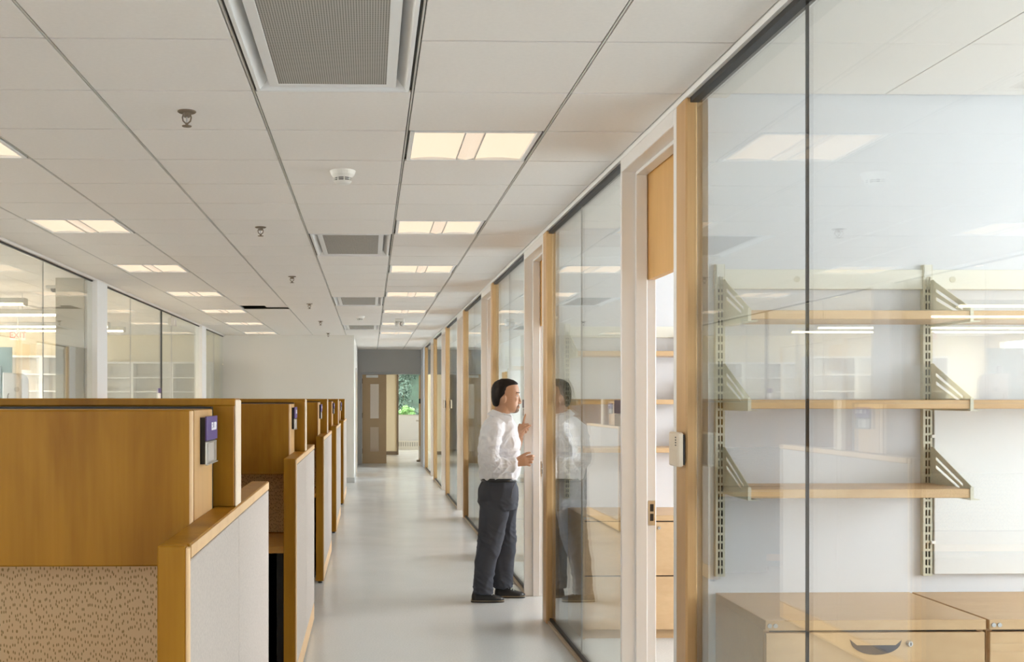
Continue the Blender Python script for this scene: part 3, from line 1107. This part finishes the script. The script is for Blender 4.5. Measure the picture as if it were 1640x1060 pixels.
# plaques on the glass by each door, thermostats on the posts
def make_plaque(k):
    ya = BAY0 + BAY * k + 1.115
    x = GX - .006
    t_ = thing('door_plaque', 'x', 'sign', (x, ya + .1, 1.5), 'plum door plaques on the office glass')
    MB().box(x - .008, x, ya, ya + .20, 1.478, 1.545).build('plum_plate', M['plum'], t_, .001)
    MB().box(x - .006, x, ya, ya + .20, 1.415, 1.474).build('card_holder', M['clear'], t_, .001)
    MB().box(x - .0085, x - .005, ya, ya + .006, 1.415, 1.474).build('holder_edge', M['black'], t_)
    return t_


pq = make_plaque(0)
pq['label'] = 'dark plum door plaque on the glass beside the nearest doorway'
PLQ = ['', 'dark plum door plaque beside the face of the standing man', 'dark plum door plaque just left of the standing man', 'small plum door plaque two doorways past the standing man', 'tiny plum door plaque on the far office glass']
for k in range(1, 5):
    copy_tree(pq, (pq.location.x, pq.location.y + BAY * k, 1.5), PLQ[k])


def make_thermo(y, z):
    x = 1.205
    t_ = thing('thermostat', 'x', 'thermostat', (x, y, z), 'thermostats on the wooden posts')
    MB().box(x - .010, x, y - .056, y + .056, z - .058, z + .058).build('base', M['dark'], t_, .002)
    bd = MB().box(x - .030, x - .009, y - .064, y + .064, z - .066, z + .066).build('cover', M['beigeplastic'], t_, .005)
    MB().box(x - .0315, x - .0295, y - .058, y + .030, z - .060, z - .006).build('flap', M['beigeplastic'], t_, .0008)
    for i in range(4):
        MB().box(x - .0308, x - .0295, y - .040, y - .026, z + .014 + i * .010, z + .019 + i * .010).build('indicator', M['dark'], bd)
    return t_


th = make_thermo(4.262, 1.356)
th['label'] = 'beige thermostat on the nearest wooden post by the open doorway'
copy_tree(th, (1.205, BAY0 + 4 * BAY, 1.47), 'small beige thermostat on a far wooden post')

# ------------------------------------------------------------------ lab behind the left glass
def bookcase(x0, y, top, lab):
    x1 = x0 + .715
    t_ = thing('bookcase', lab, 'bookcase', ((x0 + x1) / 2, y + .17, 0), 'white lab bookcases')
    yb = y + .34
    for xx in (x0, x1 - .03):
        MB().box(xx, xx + .03, y, yb, 0, top).build('side', M['white'], t_, .002)
    MB().box(x0, x1, y, yb, top, top + .03).build('top', M['white'], t_, .002)
    MB().box(x0 + .03, x1 - .03, yb - .02, yb, .05, top).build('back', M['wallcol'], t_)
    z = top - .245
    while z > .1:
        MB().box(x0 + .03, x1 - .03, y + .005, yb - .02, z - .02, z).build('shelf', M['white'], t_, .002)
        z -= .255
    MB().box(x0 + .03, x1 - .03, y + .03, y + .05, 0, .08).build('plinth', M['white'], t_)


for i in range(4):
    bookcase(-5.72 + .716 * i, 19.95, 2.19, f'{ORD[i]} white bookcase from the left along the far lab wall')
for i in range(3):
    bookcase(-6.40 + .716 * i, 16.8, 2.18, f'{ORD[i]} white bookcase from the left in the nearer lab group')
B('wall_lab_stub', M['cream'], (-6.5, -4.2, 17.15, 17.27, 0, CEIL + .01), kind='structure')

pend0 = None
for i, (xe, y, z) in enumerate([(-3.42, 11.06, 2.50), (-3.46, 12.35, 2.49), (-3.40, 14.5, 2.50), (-3.40, 15.4, 2.50)]):
    lab = f'{ORD[i]} long lit pendant light from the camera in the lab'
    if pend0 is None:
        pend0 = thing('pendant_light', lab, 'pendant light', (xe, y, z), 'linear lab pendants')
        MB().box(xe - 4.0, xe - .012, y - .06, y + .06, z, z + .05).build('body', M['pendbody'], pend0, .006)
        MB().box(xe - .014, xe, y - .063, y + .063, z - .022, z + .053).build('end_cap', M['pendbody'], pend0, .004)
        MB().box(xe - 3.99, xe - .016, y - .045, y + .045, z - .018, z).build('lens', M['pend'], pend0, .004)
        for xx in (xe - .4, xe - 2, xe - 3.6):
            MB().tube([(xx, y, z + .05), (xx, y, CEIL + .005)], .004, 6).build('cable', M['steel'], pend0)
    else:
        copy_tree(pend0, (xe, y, z), lab)

sc = thing('glass_screen', 'frosted teal glass screen standing at the left edge behind the lab glass', 'screen', (-3.35, 10.3, 0))
MB().box(-3.72, -3.31, 10.28, 10.30, .05, 2.03).build('pane', M['teal'], sc, .002)
MB().box(-3.42, -3.405, 10.24, 10.28, .05, 1.86).build('upright', M['steel'], sc, .002)
MB().box(-3.76, -3.27, 10.15, 10.43, 0, .05).build('base', M['steel'], sc, .003)

dp = thing('dispenser', 'white rounded floor-standing dispenser with grey badge behind the lab glass', 'dispenser', (-3.15, 9.9, 0))
poly = [(-3.23, 0), (-3.07, 0), (-3.07, 1.60)]
poly += [(-3.135 + .065 * math.cos(a), 1.69 + .09 * math.sin(a)) for a in [i_ * math.pi / 16 for i_ in range(0, 9)]] + [(-3.23, 1.785)]
MB().prism(poly, 'y', 9.78, 10.02).build('case', M['whiteplastic'], dp, .006)
MB().lathe([(.006, -.006), (.022, -.005), (.024, 0)], (-3.105, 9.782, 1.635), 18, 'y').build('badge', M['grey'], dp)
MB().tube([(-3.185, 9.77, 1.50), (-3.18, 9.77, 1.585), (-3.172, 9.77, 1.60)], .005, 6).build('tap_lever', M['browndark'], dp)

ex = thing('exit_sign', 'pale exit sign with red letters hung in the lab', 'exit sign', (-4.1, 12.9, 2.40))
MB().box(-4.17, -3.99, 12.89, 12.91, 2.232, 2.34).build('face_plate', M['whiteplastic'], ex, .002)
MB().box(-4.10, -4.06, 12.885, 12.915, 2.34, 2.355).build('clamp', M['alum'], ex)
MB().tube([(-4.08, 12.9, 2.35), (-4.08, 12.9, CEIL + .005)], .006, 8).build('stem', M['alum'], ex)
text('letters', 'EXIT', .095, Matrix.Translation((-4.08, 12.888, 2.287)) @ Matrix.Rotation(math.radians(90), 4, 'X'), M['exit'], ex, .001, .001)

sn = thing('occupancy_sensor', 'dark sensor box on the lab ceiling above the left glass joint', 'sensor', (-3.3, 11.6, CEIL))
MB().box(-3.37, -3.22, 11.55, 11.65, CEIL - .03, CEIL).build('base', M['grey'], sn, .004)
MB().lathe([(.02, -.065), (.035, -.05), (.04, -.03)], (-3.295, 11.6, CEIL), 14).build('lens', M['dark'], sn)

mk = thing('name_tag', 'small purple and white door tag on the lab door glass', 'sign', (LX + .01, 14.30, 1.6))
MB().box(LX + .005, LX + .012, 14.24, 14.38, 1.63, 1.69).build('purple_plate', M['purple'], mk, .001)
MB().box(LX + .005, LX + .010, 14.24, 14.38, 1.555, 1.625).build('card_holder', M['print'], mk, .001)

# ------------------------------------------------------------------ vestibule things and the outdoors
bh = thing('baseboard_heater', 'white grilled baseboard heater under the far window', 'heater', (1.6, 33.88, 0))
MB().box(.80, 2.9, 33.82, 33.948, 0, .10).box(.80, 2.9, 33.82, 33.948, .23, .27).build('casing', M['whiteplastic'], bh, .004)
MB().box(.80, 2.9, 33.86, 33.948, .10, .23).build('dark_back', M['grey'], bh)
fin0 = MB().box(.82, .86, 33.825, 33.86, .10, .23).build('fin', M['whiteplastic'], bh)
for i in range(1, 30):
    inst(fin0, bh, (.07 * i, 0, 0))

gr = MB()
gn = 24
for i in range(gn + 1):
    for j in range(gn + 1):
        x, y = -14 + 34 * i / gn, 34.2 + 26 * j / gn
        h = -.4 + max(0, (y - 38.5)) * .42 + .25 * noise.noise(Vector((x * .3, y * .3, 0)))
        gr.v.append((x, y, h))
for i in range(gn):
    for j in range(gn):
        a = i * (gn + 1) + j
        gr.f.append((a, a + gn + 1, a + gn + 2, a + 1))
gr.build('ground_slope', M['grass'], None, smooth=True, kind='structure')
B('ground_terrace', M['concrete'], (OUT_X + .15, 40, -20, 34, -.3, -.05), kind='structure')
B('ground_terrace', M['concrete'], (-9.2, OUT_X + .15, -30, -2.2, -.3, -.05), kind='structure')
B('ground_terrace', M['concrete'], (-45, -9.2, -20, 34, -.3, -.05), kind='structure')


def tree(x, y, zb, h, rad, mt, lab, leaves=2600, name='tree', low=.12):
    t_ = thing(name, lab, 'tree' if name == 'tree' else 'bush', (x, y, zb), 'plants outside the far window')
    if name == 'tree':
        tk = MB().tube([(x, y, zb - .4), (x + .1, y, zb + h * .4), (x - .1, y + .1, zb + h * .8)], [.16, .11, .04], 8)
        for a in range(7):
            an = a * 2.4
            z0 = zb + h * (.15 + .09 * a)
            tk.tube([(x, y, z0), (x + rad * .5 * math.cos(an), y + rad * .5 * math.sin(an), z0 + .3), (x + rad * .9 * math.cos(an), y + rad * .9 * math.sin(an), z0 + .35)], [.05, .03, .012], 6)
        tk.build('trunk', M['bark'], t_)
    q = MB()
    rg = random.Random(int(x * 100 + y))
    cl = [(rg.uniform(-1, 1) * rad * .8, rg.uniform(-1, 1) * rad * .8, zb + h * rg.uniform(low, 1), rad * rg.uniform(.22, .45)) for _ in range(26)]
    for i in range(int(leaves * 2.2)):
        c = cl[i % len(cl)]
        v_ = Vector((rg.gauss(0, 1), rg.gauss(0, 1), rg.gauss(0, 1))).normalized() * c[3] * rg.uniform(.6, 1.0)
        p = Vector((x + c[0], y + c[1], c[2])) + v_
        a = Vector((rg.gauss(0, 1), rg.gauss(0, 1), rg.gauss(0, 1))).normalized()
        b_ = a.cross(v_).normalized()
        s_ = rg.uniform(.035, .07)
        q.add([p - a * s_, p + b_ * s_ * .5, p + a * s_, p - b_ * s_ * .5], [(0, 1, 2, 3)])
    fo = q.build('foliage', mt, t_)
    fo['kind'] = 'stuff'
    return t_


tree(.7, 39.6, .05, 3.6, 1.0, M['plant'], 'dark green leafy tree left of centre outside the far window', 2600)
tree(3.0, 40.6, .35, 4.0, 1.2, M['plant'], 'dark green leafy tree on the right outside the far window', 2800)
tree(1.0, 44.6, 1.9, 5.5, 1.7, M['plant'], 'tall dense tree behind on the left outside the far window', 4600)
tree(2.6, 49.5, 3.9, 6, 2.2, M['plant'], 'tall dense tree farthest back outside the far window', 5200)
tree(7.0, 45.5, 2.3, 6, 1.9, M['plant'], 'tall dense tree at the far right outside the far window', 3600)
tree(1.1, 37.2, -.1, 1.35, .45, M['plant2'], 'bright green low bush just outside the far window', 1500, 'bush', .3)

# ------------------------------------------------------------------ the man at the second doorway
M['skin'] = mat('skin', (.46, .255, .15), .5)
M['shirt'] = mat('white_cotton', (.74, .75, .785), .9, spec=.15)
M['trouser'] = mat('charcoal_cloth', (.060, .066, .082), .85, spec=.2)
M['hair'] = mat('dark_brown_hair', (.016, .010, .007), .7, spec=.25)
M['beard'] = mat('greying_beard', (.17, .115, .08), .85)
M['leather'] = mat('black_leather', (.010, .010, .011), .35)
M['sole'] = mat('tan_sole', (.40, .32, .21), .6)
M['lace'] = mat('grey_lace', (.60, .60, .58), .6)
M['eye'] = mat('eye_white', (.75, .73, .70), .3)
M['iris'] = mat('iris', (.03, .02, .015), .3)

MY = 8.52


def skin(name, mb, material, parent, voxel, sm=2, disp=None, smf=.5):
    """fuse overlapping closed pieces into one continuous surface"""
    o0 = Vector(ORG[parent.name])
    me = bpy.data.meshes.new('tmp')
    me.from_pydata(mb.v, [], mb.f)
    o = bpy.data.objects.new('tmp', me)
    COL.objects.link(o)
    r_ = o.modifiers.new('r', 'REMESH')
    r_.mode = 'VOXEL'
    r_.voxel_size = voxel
    q = o.modifiers.new('s', 'SMOOTH')
    q.factor = smf
    q.iterations = sm
    dg = bpy.context.evaluated_depsgraph_get()
    nm = bpy.data.meshes.new_from_object(o.evaluated_get(dg))
    bpy.data.objects.remove(o)
    if disp:
        ns = [(v_.co + v_.normal * disp(v_.co, v_.normal)).copy() for v_ in nm.vertices]
        for v_, c in zip(nm.vertices, ns):
            v_.co = c
    nm.transform(Matrix.Translation(-o0))
    nm.name = name
    nm.materials.clear()
    nm.materials.append(material)
    for p in nm.polygons:
        p.use_smooth = True
    r2 = bpy.data.objects.new(name, nm)
    COL.objects.link(r2)
    r2.parent = parent
    ORG[r2.name] = tuple(o0)
    return r2


man = thing('person', 'man in white shirt and charcoal trousers standing side-on at the second doorway', 'person', (.98, MY, 0))

bd = MB()
# skull and jaw as horizontal slices
bd.slices([(1.444, 1.068, 1.112, .020), (1.450, 1.045, 1.132, .038), (1.463, 1.025, 1.140, .050), (1.485, 1.000, 1.142, .058),
           (1.510, .972, 1.142, .065), (1.540, .955, 1.143, .070), (1.570, .948, 1.144, .073), (1.598, .946, 1.150, .075),
           (1.630, .948, 1.149, .076), (1.660, .958, 1.138, .071), (1.684, .985, 1.112, .056), (1.698, 1.02, 1.075, .028)], MY, 32, 2.25)
bd.cap((1.143, MY, 1.580), (1.156, MY, 1.530), .009, .0135)          # nose
bd.ball((1.158, MY, 1.524), .013)
for s_ in (-1, 1):
    bd.ball((1.148, MY + s_ * .012, 1.520), .010)
    bd.cap((1.140, MY + s_ * .012, 1.597), (1.125, MY + s_ * .050, 1.596), .011, .010)   # brow
    bd.ball((1.112, MY + s_ * .043, 1.548), (.020, .014, .022))       # cheek
    bd.ball((1.024, MY + s_ * .078, 1.548), (.018, .010, .031), 14)   # ear
    bd.cap((1.012, MY + s_ * .084, 1.565), (1.010, MY + s_ * .084, 1.545), .007, .006)
    bd.cap((1.012, MY + s_ * .084, 1.566), (1.030, MY + s_ * .082, 1.572), .007, .006)
bd.cap((1.146, MY - .018, 1.494), (1.146, MY + .018, 1.494), .0075, .0075, 10)
bd.cap((1.145, MY - .016, 1.482), (1.145, MY + .016, 1.482), .0075, .0075, 10)
bd.ball((1.124, MY, 1.463), (.020, .026, .018))
bd.tube([(.985, MY, 1.36), (1.005, MY, 1.42), (1.03, MY, 1.48), (1.045, MY, 1.53)], [.075, .062, .060, .058], 18)
# trunk, hidden under the clothes
bd.slices([(.80, .86, 1.11, .13), (.95, .87, 1.12, .14), (1.15, .87, 1.12, .16), (1.32, .88, 1.10, .17), (1.40, .93, 1.06, .09)], MY, 20)
for s_, yc, pts in ((-1, 8.43, [(.98, .82), (.92, .45), (.868, .09)]), (1, 8.61, [(1.02, .82), (1.04, .45), (1.03, .09)])):
    bd.tube([(pts[0][0], MY + s_ * .07, pts[0][1]), (pts[1][0], yc, pts[1][1]), (pts[2][0], yc, pts[2][1])], [.085, .06, .045], 12)
# right arm and hand
bd.tube([(.94, 8.36, 1.33), (.905, 8.29, 1.22), (.895, 8.275, 1.075), (.99, 8.30, 1.052), (1.09, 8.33, 1.064)], [.055, .05, .045, .042, .028], 14)
bd.tube([(1.085, 8.33, 1.064), (1.125, 8.332, 1.076), (1.165, 8.335, 1.083), (1.190, 8.340, 1.084)], [(.021, .027), (.018, .037), (.017, .041), (.012, .038)], 14)
FR = [((1.186, 8.338, 1.114), (1.224, 8.338, 1.121), (1.241, 8.366, 1.116), (1.232, 8.388, 1.108), .0092),
      ((1.190, 8.338, 1.094), (1.228, 8.342, 1.096), (1.236, 8.378, 1.092), (1.212, 8.390, 1.088), .0095),
      ((1.188, 8.338, 1.073), (1.222, 8.342, 1.071), (1.228, 8.378, 1.068), (1.206, 8.388, 1.067), .0090),
      ((1.180, 8.338, 1.054), (1.208, 8.342, 1.048), (1.213, 8.370, 1.046), (1.197, 8.380, 1.047), .0080)]
for a, b_, c, d, r_ in FR:
    bd.cap(a, b_, r_ * 1.08, r_, 10).cap(b_, c, r_, r_ * .95, 10).cap(c, d, r_ * .95, r_ * .85, 10)
bd.cap((1.118, 8.334, 1.098), (1.158, 8.328, 1.128), .0165, .012, 10).cap((1.158, 8.328, 1.128), (1.186, 8.328, 1.141), .0115, .010, 10).cap((1.186, 8.328, 1.141), (1.208, 8.332, 1.145), .010, .008, 10)
# left arm and hand, fingers against the door jamb
bd.tube([(.97, 8.68, 1.33), (1.03, 8.76, 1.20), (1.10, 8.715, 1.10), (1.145, 8.675, 1.165), (1.178, 8.647, 1.255)], [.055, .05, .046, .042, .028], 14)
bd.tube([(1.176, 8.647, 1.25), (1.182, 8.645, 1.285), (1.188, 8.644, 1.325), (1.195, 8.644, 1.352)], [(.024, .022), (.026, .030), (.022, .033), (.018, .030)], 14)
FL = [((1.200, 8.650, 1.355), (1.208, 8.658, 1.385), (1.214, 8.666, 1.408), (1.220, 8.671, 1.428), .0088),
      ((1.210, 8.642, 1.350), (1.238, 8.646, 1.352), (1.244, 8.658, 1.330), (1.222, 8.664, 1.316), .0090),
      ((1.208, 8.632, 1.332), (1.232, 8.636, 1.328), (1.236, 8.648, 1.308), (1.216, 8.656, 1.298), .0088),
      ((1.200, 8.628, 1.312), (1.220, 8.632, 1.306), (1.224, 8.644, 1.290), (1.208, 8.652, 1.284), .0078)]
for a, b_, c, d, r_ in FL:
    bd.cap(a, b_, r_ * 1.08, r_, 10).cap(b_, c, r_, r_ * .95, 10).cap(c, d, r_ * .95, r_ * .85, 10)
bd.cap((1.182, 8.626, 1.290), (1.212, 8.614, 1.322), .015, .0115, 10).cap((1.212, 8.614, 1.322), (1.236, 8.616, 1.338), .011, .0095, 10).cap((1.236, 8.616, 1.338), (1.254, 8.622, 1.343), .0095, .008, 10)
body = skin('body', bd, M['skin'], man, .0042, 2)

# eyes and brows on the face
for s_ in (-1, 1):
    e_ = MB().ball((1.1255, MY + s_ * .0375, 1.575), (.013, .0125, .0085), 14).build('eye', M['eye'], body, smooth=True)
    MB().ball((1.1325, MY + s_ * .0425, 1.575), (.005, .005, .006), 10).build('iris', M['iris'], e_, smooth=True)
    MB().cap((1.150, MY + s_ * .017, 1.599), (1.126, MY + s_ * .0600, 1.601), .0042, .0038, 8).build('eyebrow', M['hair'], body, smooth=True)
    MB().cap((1.139, MY + s_ * .030, 1.583), (1.117, MY + s_ * .052, 1.580), .0055, .005, 8).build('eyelid', M['skin'], body, smooth=True)

hr = MB()
hr.slices([(1.492, .962, .984, .040), (1.505, .950, .996, .055), (1.530, .940, 1.006, .068), (1.560, .936, 1.012, .078), (1.575, .935, 1.050, .079),
           (1.600, .934, 1.066, .083), (1.630, .936, 1.076, .083), (1.646, .940, 1.090, .081), (1.656, .944, 1.122, .078), (1.664, .948, 1.144, .074), (1.680, .960, 1.134, .066),
           (1.696, .985, 1.108, .052), (1.707, 1.015, 1.072, .028)], MY, 32, 2.25)
skin('hair', hr, M['hair'], man, .005, 2, lambda c, nn: .0022 * noise.noise(Vector((c.x * 40, c.y * 90, c.z * 60))))
gb = MB()
gb.slices([(1.441, 1.080, 1.122, .020), (1.449, 1.085, 1.142, .030), (1.464, 1.098, 1.151, .032), (1.474, 1.108, 1.149, .028)], MY, 20)
for s_ in (-1, 1):
    gb.cap((1.149, MY + s_ * .004, 1.506), (1.132, MY + s_ * .032, 1.492), .0055, .006, 8)
    gb.cap((1.132, MY + s_ * .032, 1.492), (1.122, MY + s_ * .032, 1.460), .006, .008, 8)
skin('goatee', gb, M['beard'], man, .004, 1)

# shirt
sh = MB()
sh.slices([(.928, .868, 1.126, .160), (.950, .848, 1.140, .172), (.985, .838, 1.153, .178), (1.036, .834, 1.163, .178), (1.133, .836, 1.161, .176),
           (1.230, .842, 1.152, .178), (1.300, .850, 1.140, .182), (1.345, .866, 1.128, .176), (1.380, .885, 1.110, .150), (1.412, .915, 1.095, .100), (1.428, .935, 1.085, .078)], MY, 36, 2.4)
sh.tube([(.96, 8.40, 1.345), (.922, 8.325, 1.30), (.902, 8.285, 1.21), (.896, 8.268, 1.10), (.906, 8.27, 1.070), (.955, 8.28, 1.052), (1.03, 8.305, 1.052), (1.070, 8.318, 1.060)],
        [.080, .084, .074, .068, .066, .062, .058, .054], 20)
sh.tube([(.97, 8.64, 1.345), (1.00, 8.72, 1.29), (1.04, 8.765, 1.19), (1.09, 8.75, 1.11), (1.125, 8.735, 1.135)], [.08, .078, .068, .062, .055], 18)
# rolled cuff
sh.tube([(1.045, 8.309, 1.054), (1.058, 8.313, 1.057), (1.083, 8.321, 1.062), (1.094, 8.325, 1.064)], [.055, .061, .059, .050], 20)


def ridge(p, q=1.):
    return max(0., 1 - 3.2 * abs(noise.noise(p))) ** q


def folds(c, nn):
    k_ = 1.0 if c.z < 1.27 else .55
    a = ridge(Vector((c.x * 5 + c.z * 6, c.y * 6, c.z * 8 - c.x * 7)), 1.3)
    b_ = ridge(Vector((c.x * 12 - c.z * 9 + 5, c.y * 11, c.z * 11 + c.x * 6)), 1.2)
    e_ = math.exp(-((c.x - .90) ** 2 + (c.z - 1.09) ** 2) / .010) + math.exp(-((c.x - 1.02) ** 2 + (c.z - 1.05) ** 2) / .008)
    f_ = ridge(Vector((c.x * 26 + c.z * 20, c.y * 9, c.z * 30 - c.x * 8)), 1.1) if c.y < 8.36 else 0.
    w_ = math.exp(-((c.z - .965) / .035) ** 2) * noise.noise(Vector((c.x * 26, c.y * 26, 2.0)))
    return k_ * (.0105 * a + .0055 * b_ - .006) + .005 * e_ * (f_ - .3) + .009 * w_


shirt = skin('shirt', sh, M['shirt'], man, .0055, 5, folds)
cl = MB()
cl.tube([(.975, MY, 1.392), (.995, MY, 1.425), (1.004, MY, 1.448)], [.086, .073, .066], 22)
cl.slices([(1.395, .99, 1.098, .070), (1.415, .985, 1.098, .066), (1.437, .975, 1.085, .062)], MY, 22)
co_ = skin('collar', cl, M['shirt'], shirt, .005, 1)
for s_ in (-1, 1):
    MB().prism([(1.015, 1.448), (1.082, 1.425), (1.102, 1.372), (1.060, 1.392)], 'y', MY + s_ * .064 - .004, MY + s_ * .064 + .004).build('collar_point', M['shirt'], shirt, .002)
for z in (1.33, 1.24, 1.15, 1.06):
    MB().lathe([(.006, -.002), (.006, .002)], (1.150 if z < 1.3 else 1.128, MY - .01, z), 10, 'x').build('button', M['whiteplastic'], shirt)

# trousers
tp = MB()
tp.slices([(.700, .850, 1.125, .165), (.760, .834, 1.140, .178), (.817, .832, 1.142, .180), (.870, .842, 1.137, .176), (.915, .858, 1.128, .168), (.930, .866, 1.122, .164)], MY, 36, 2.3)


def leg(rows, n=26):
    tp.slices([(z, a, b_, h, y) for z, a, b_, h, y in rows], MY, n, 2.15)


leg([(.062, .782, .948, .070, 8.425), (.10, .786, .944, .072, 8.425), (.187, .790, .943, .072, 8.425), (.332, .801, .975, .076, 8.43), (.45, .812, 1.010, .080, 8.435), (.526, .820, 1.032, .084, 8.437), (.65, .828, 1.055, .090, 8.44), (.78, .835, 1.075, .092, 8.44)])
leg([(.078, .945, 1.112, .070, 8.615), (.12, .942, 1.116, .072, 8.615), (.187, .947, 1.122, .072, 8.612), (.332, .945, 1.132, .077, 8.61), (.45, .940, 1.138, .081, 8.605), (.526, .937, 1.140, .084, 8.60), (.65, .935, 1.143, .090, 8.60), (.78, .93, 1.143, .092, 8.60)])


def tfold(c, nn):
    a = ridge(Vector((c.x * 7 + c.z * 3.0, c.y * 8, c.z * 3.2 - c.x * 3)), 1.2)
    lo = max(0, .30 - c.z) * 3.3
    b_ = ridge(Vector((c.x * 9 + 3, c.y * 9, c.z * 22 + c.x * 12)), 1.1)
    kn = math.exp(-((c.z - .50) / .09) ** 2) + math.exp(-((c.z - .74) / .05) ** 2)
    return .0085 * a - .004 + .010 * lo * (b_ - .3) + .006 * kn * (b_ - .3)


tr_ = skin('trousers', tp, M['trouser'], man, .0075, 3, tfold)
MB().slices([(.918, .853, 1.131, .172), (.945, .856, 1.131, .172)], MY, 64, 2.3).build('belt', M['leather'], tr_, smooth=True)
MB().box(1.128, 1.136, MY - .02, MY + .02, .915, .948).build('belt_buckle', M['steel'], tr_, .002)
MB().tube([(1.10, MY - .128, .915), (1.075, MY - .160, .86), (1.06, MY - .176, .80)], .003, 6).build('pocket_edge', M['leather'], tr_)


def shoe(xh, xt, y, lift):
    L_ = xt - xh
    up = MB()
    rows = []
    for u, w_, h in ((0.0, .020, .050), (.03, .030, .075), (.15, .036, .088), (.35, .038, .090), (.55, .041, .072), (.72, .046, .056), (.88, .042, .046), (.96, .030, .040), (1.0, .014, .032)):
        rows.append((xh + L_ * u, w_, h))
    n_ = 18
    vs, fs = [], []
    for x, w_, h in rows:
        for i in range(n_):
            a = 2 * math.pi * i / n_
            c, q = math.cos(a), math.sin(a)
            zz = lift + .022 + (h - .022) * max(0, q) if q > 0 else lift + .020 + .006 * q
            vs.append((x, y + w_ * math.copysign(abs(c) ** .8, c), zz))
    for j in range(len(rows) - 1):
        for i in range(n_):
            fs.append((j * n_ + i, j * n_ + (i + 1) % n_, (j + 1) * n_ + (i + 1) % n_, (j + 1) * n_ + i))
    fs += [tuple(range(n_ - 1, -1, -1)), tuple((len(rows) - 1) * n_ + i for i in range(n_))]
    up.add(vs, fs)
    o = up.build('shoe', M['leather'], man, smooth=True)
    pts = []
    for i in range(28):
        t = 2 * math.pi * i / 28
        cx_, sy_ = math.cos(t), math.sin(t)
        wd = .041 + .008 * cx_ - .006 * (1 - cx_ * cx_)
        pts.append(((xh + xt) / 2 + (L_ / 2 + .006) * math.copysign(abs(cx_) ** .75, cx_), y + wd * math.copysign(abs(sy_) ** .7, sy_)))
    MB().prism(pts, 'z', .008 + lift, .027 + lift).build('sole', M['sole'], o, .004)
    MB().prism([((xh + xt) / 2 + (p[0] - (xh + xt) / 2) * 1.005, y + (p[1] - y) * 1.02) for p in pts], 'z', .0, .010 + lift).build('outsole', M['leather'], o, .002)
    MB().ball((xt - .012, y, .024), (.020, .034, .014)).build('toe_bumper', M['leather'], o, smooth=True)
    for u in (.46, .54, .62):
        zz = lift + .094 - (u - .40) * .12
        MB().tube([(xh + L_ * u, y - .028, zz - .010), (xh + L_ * u + .004, y, zz + .002), (xh + L_ * u, y + .028, zz - .010)], .0045, 6).build('lace', M['lace'], o, smooth=True)


shoe(.774, 1.018, 8.425, 0)
shoe(.972, 1.204, 8.615, 0)

# ------------------------------------------------------------------ unseen panel lights added to brighten the far vestibule
M['vest_fill'] = mat('vestibule_fill_lens', (.9, .88, .82), .6, emit=(1.0, .86, .66), estr=7.0)
for y in (28.4, 32.4):
    vl = thing('added_fill_panel', 'added unseen fill light panel on the vestibule ceiling just beyond the double door' if y < 30 else 'added unseen fill light panel on the vestibule ceiling close to the far window', 'ceiling light', (1.0, y, 2.62))
    MB().box(.40, 1.60, y - .3, y + .3, 2.600, 2.62).build('housing', M['white'], vl, .002)
    MB().box(.43, 1.57, y - .27, y + .27, 2.594, 2.601).build('lens', M['vest_fill'], vl)
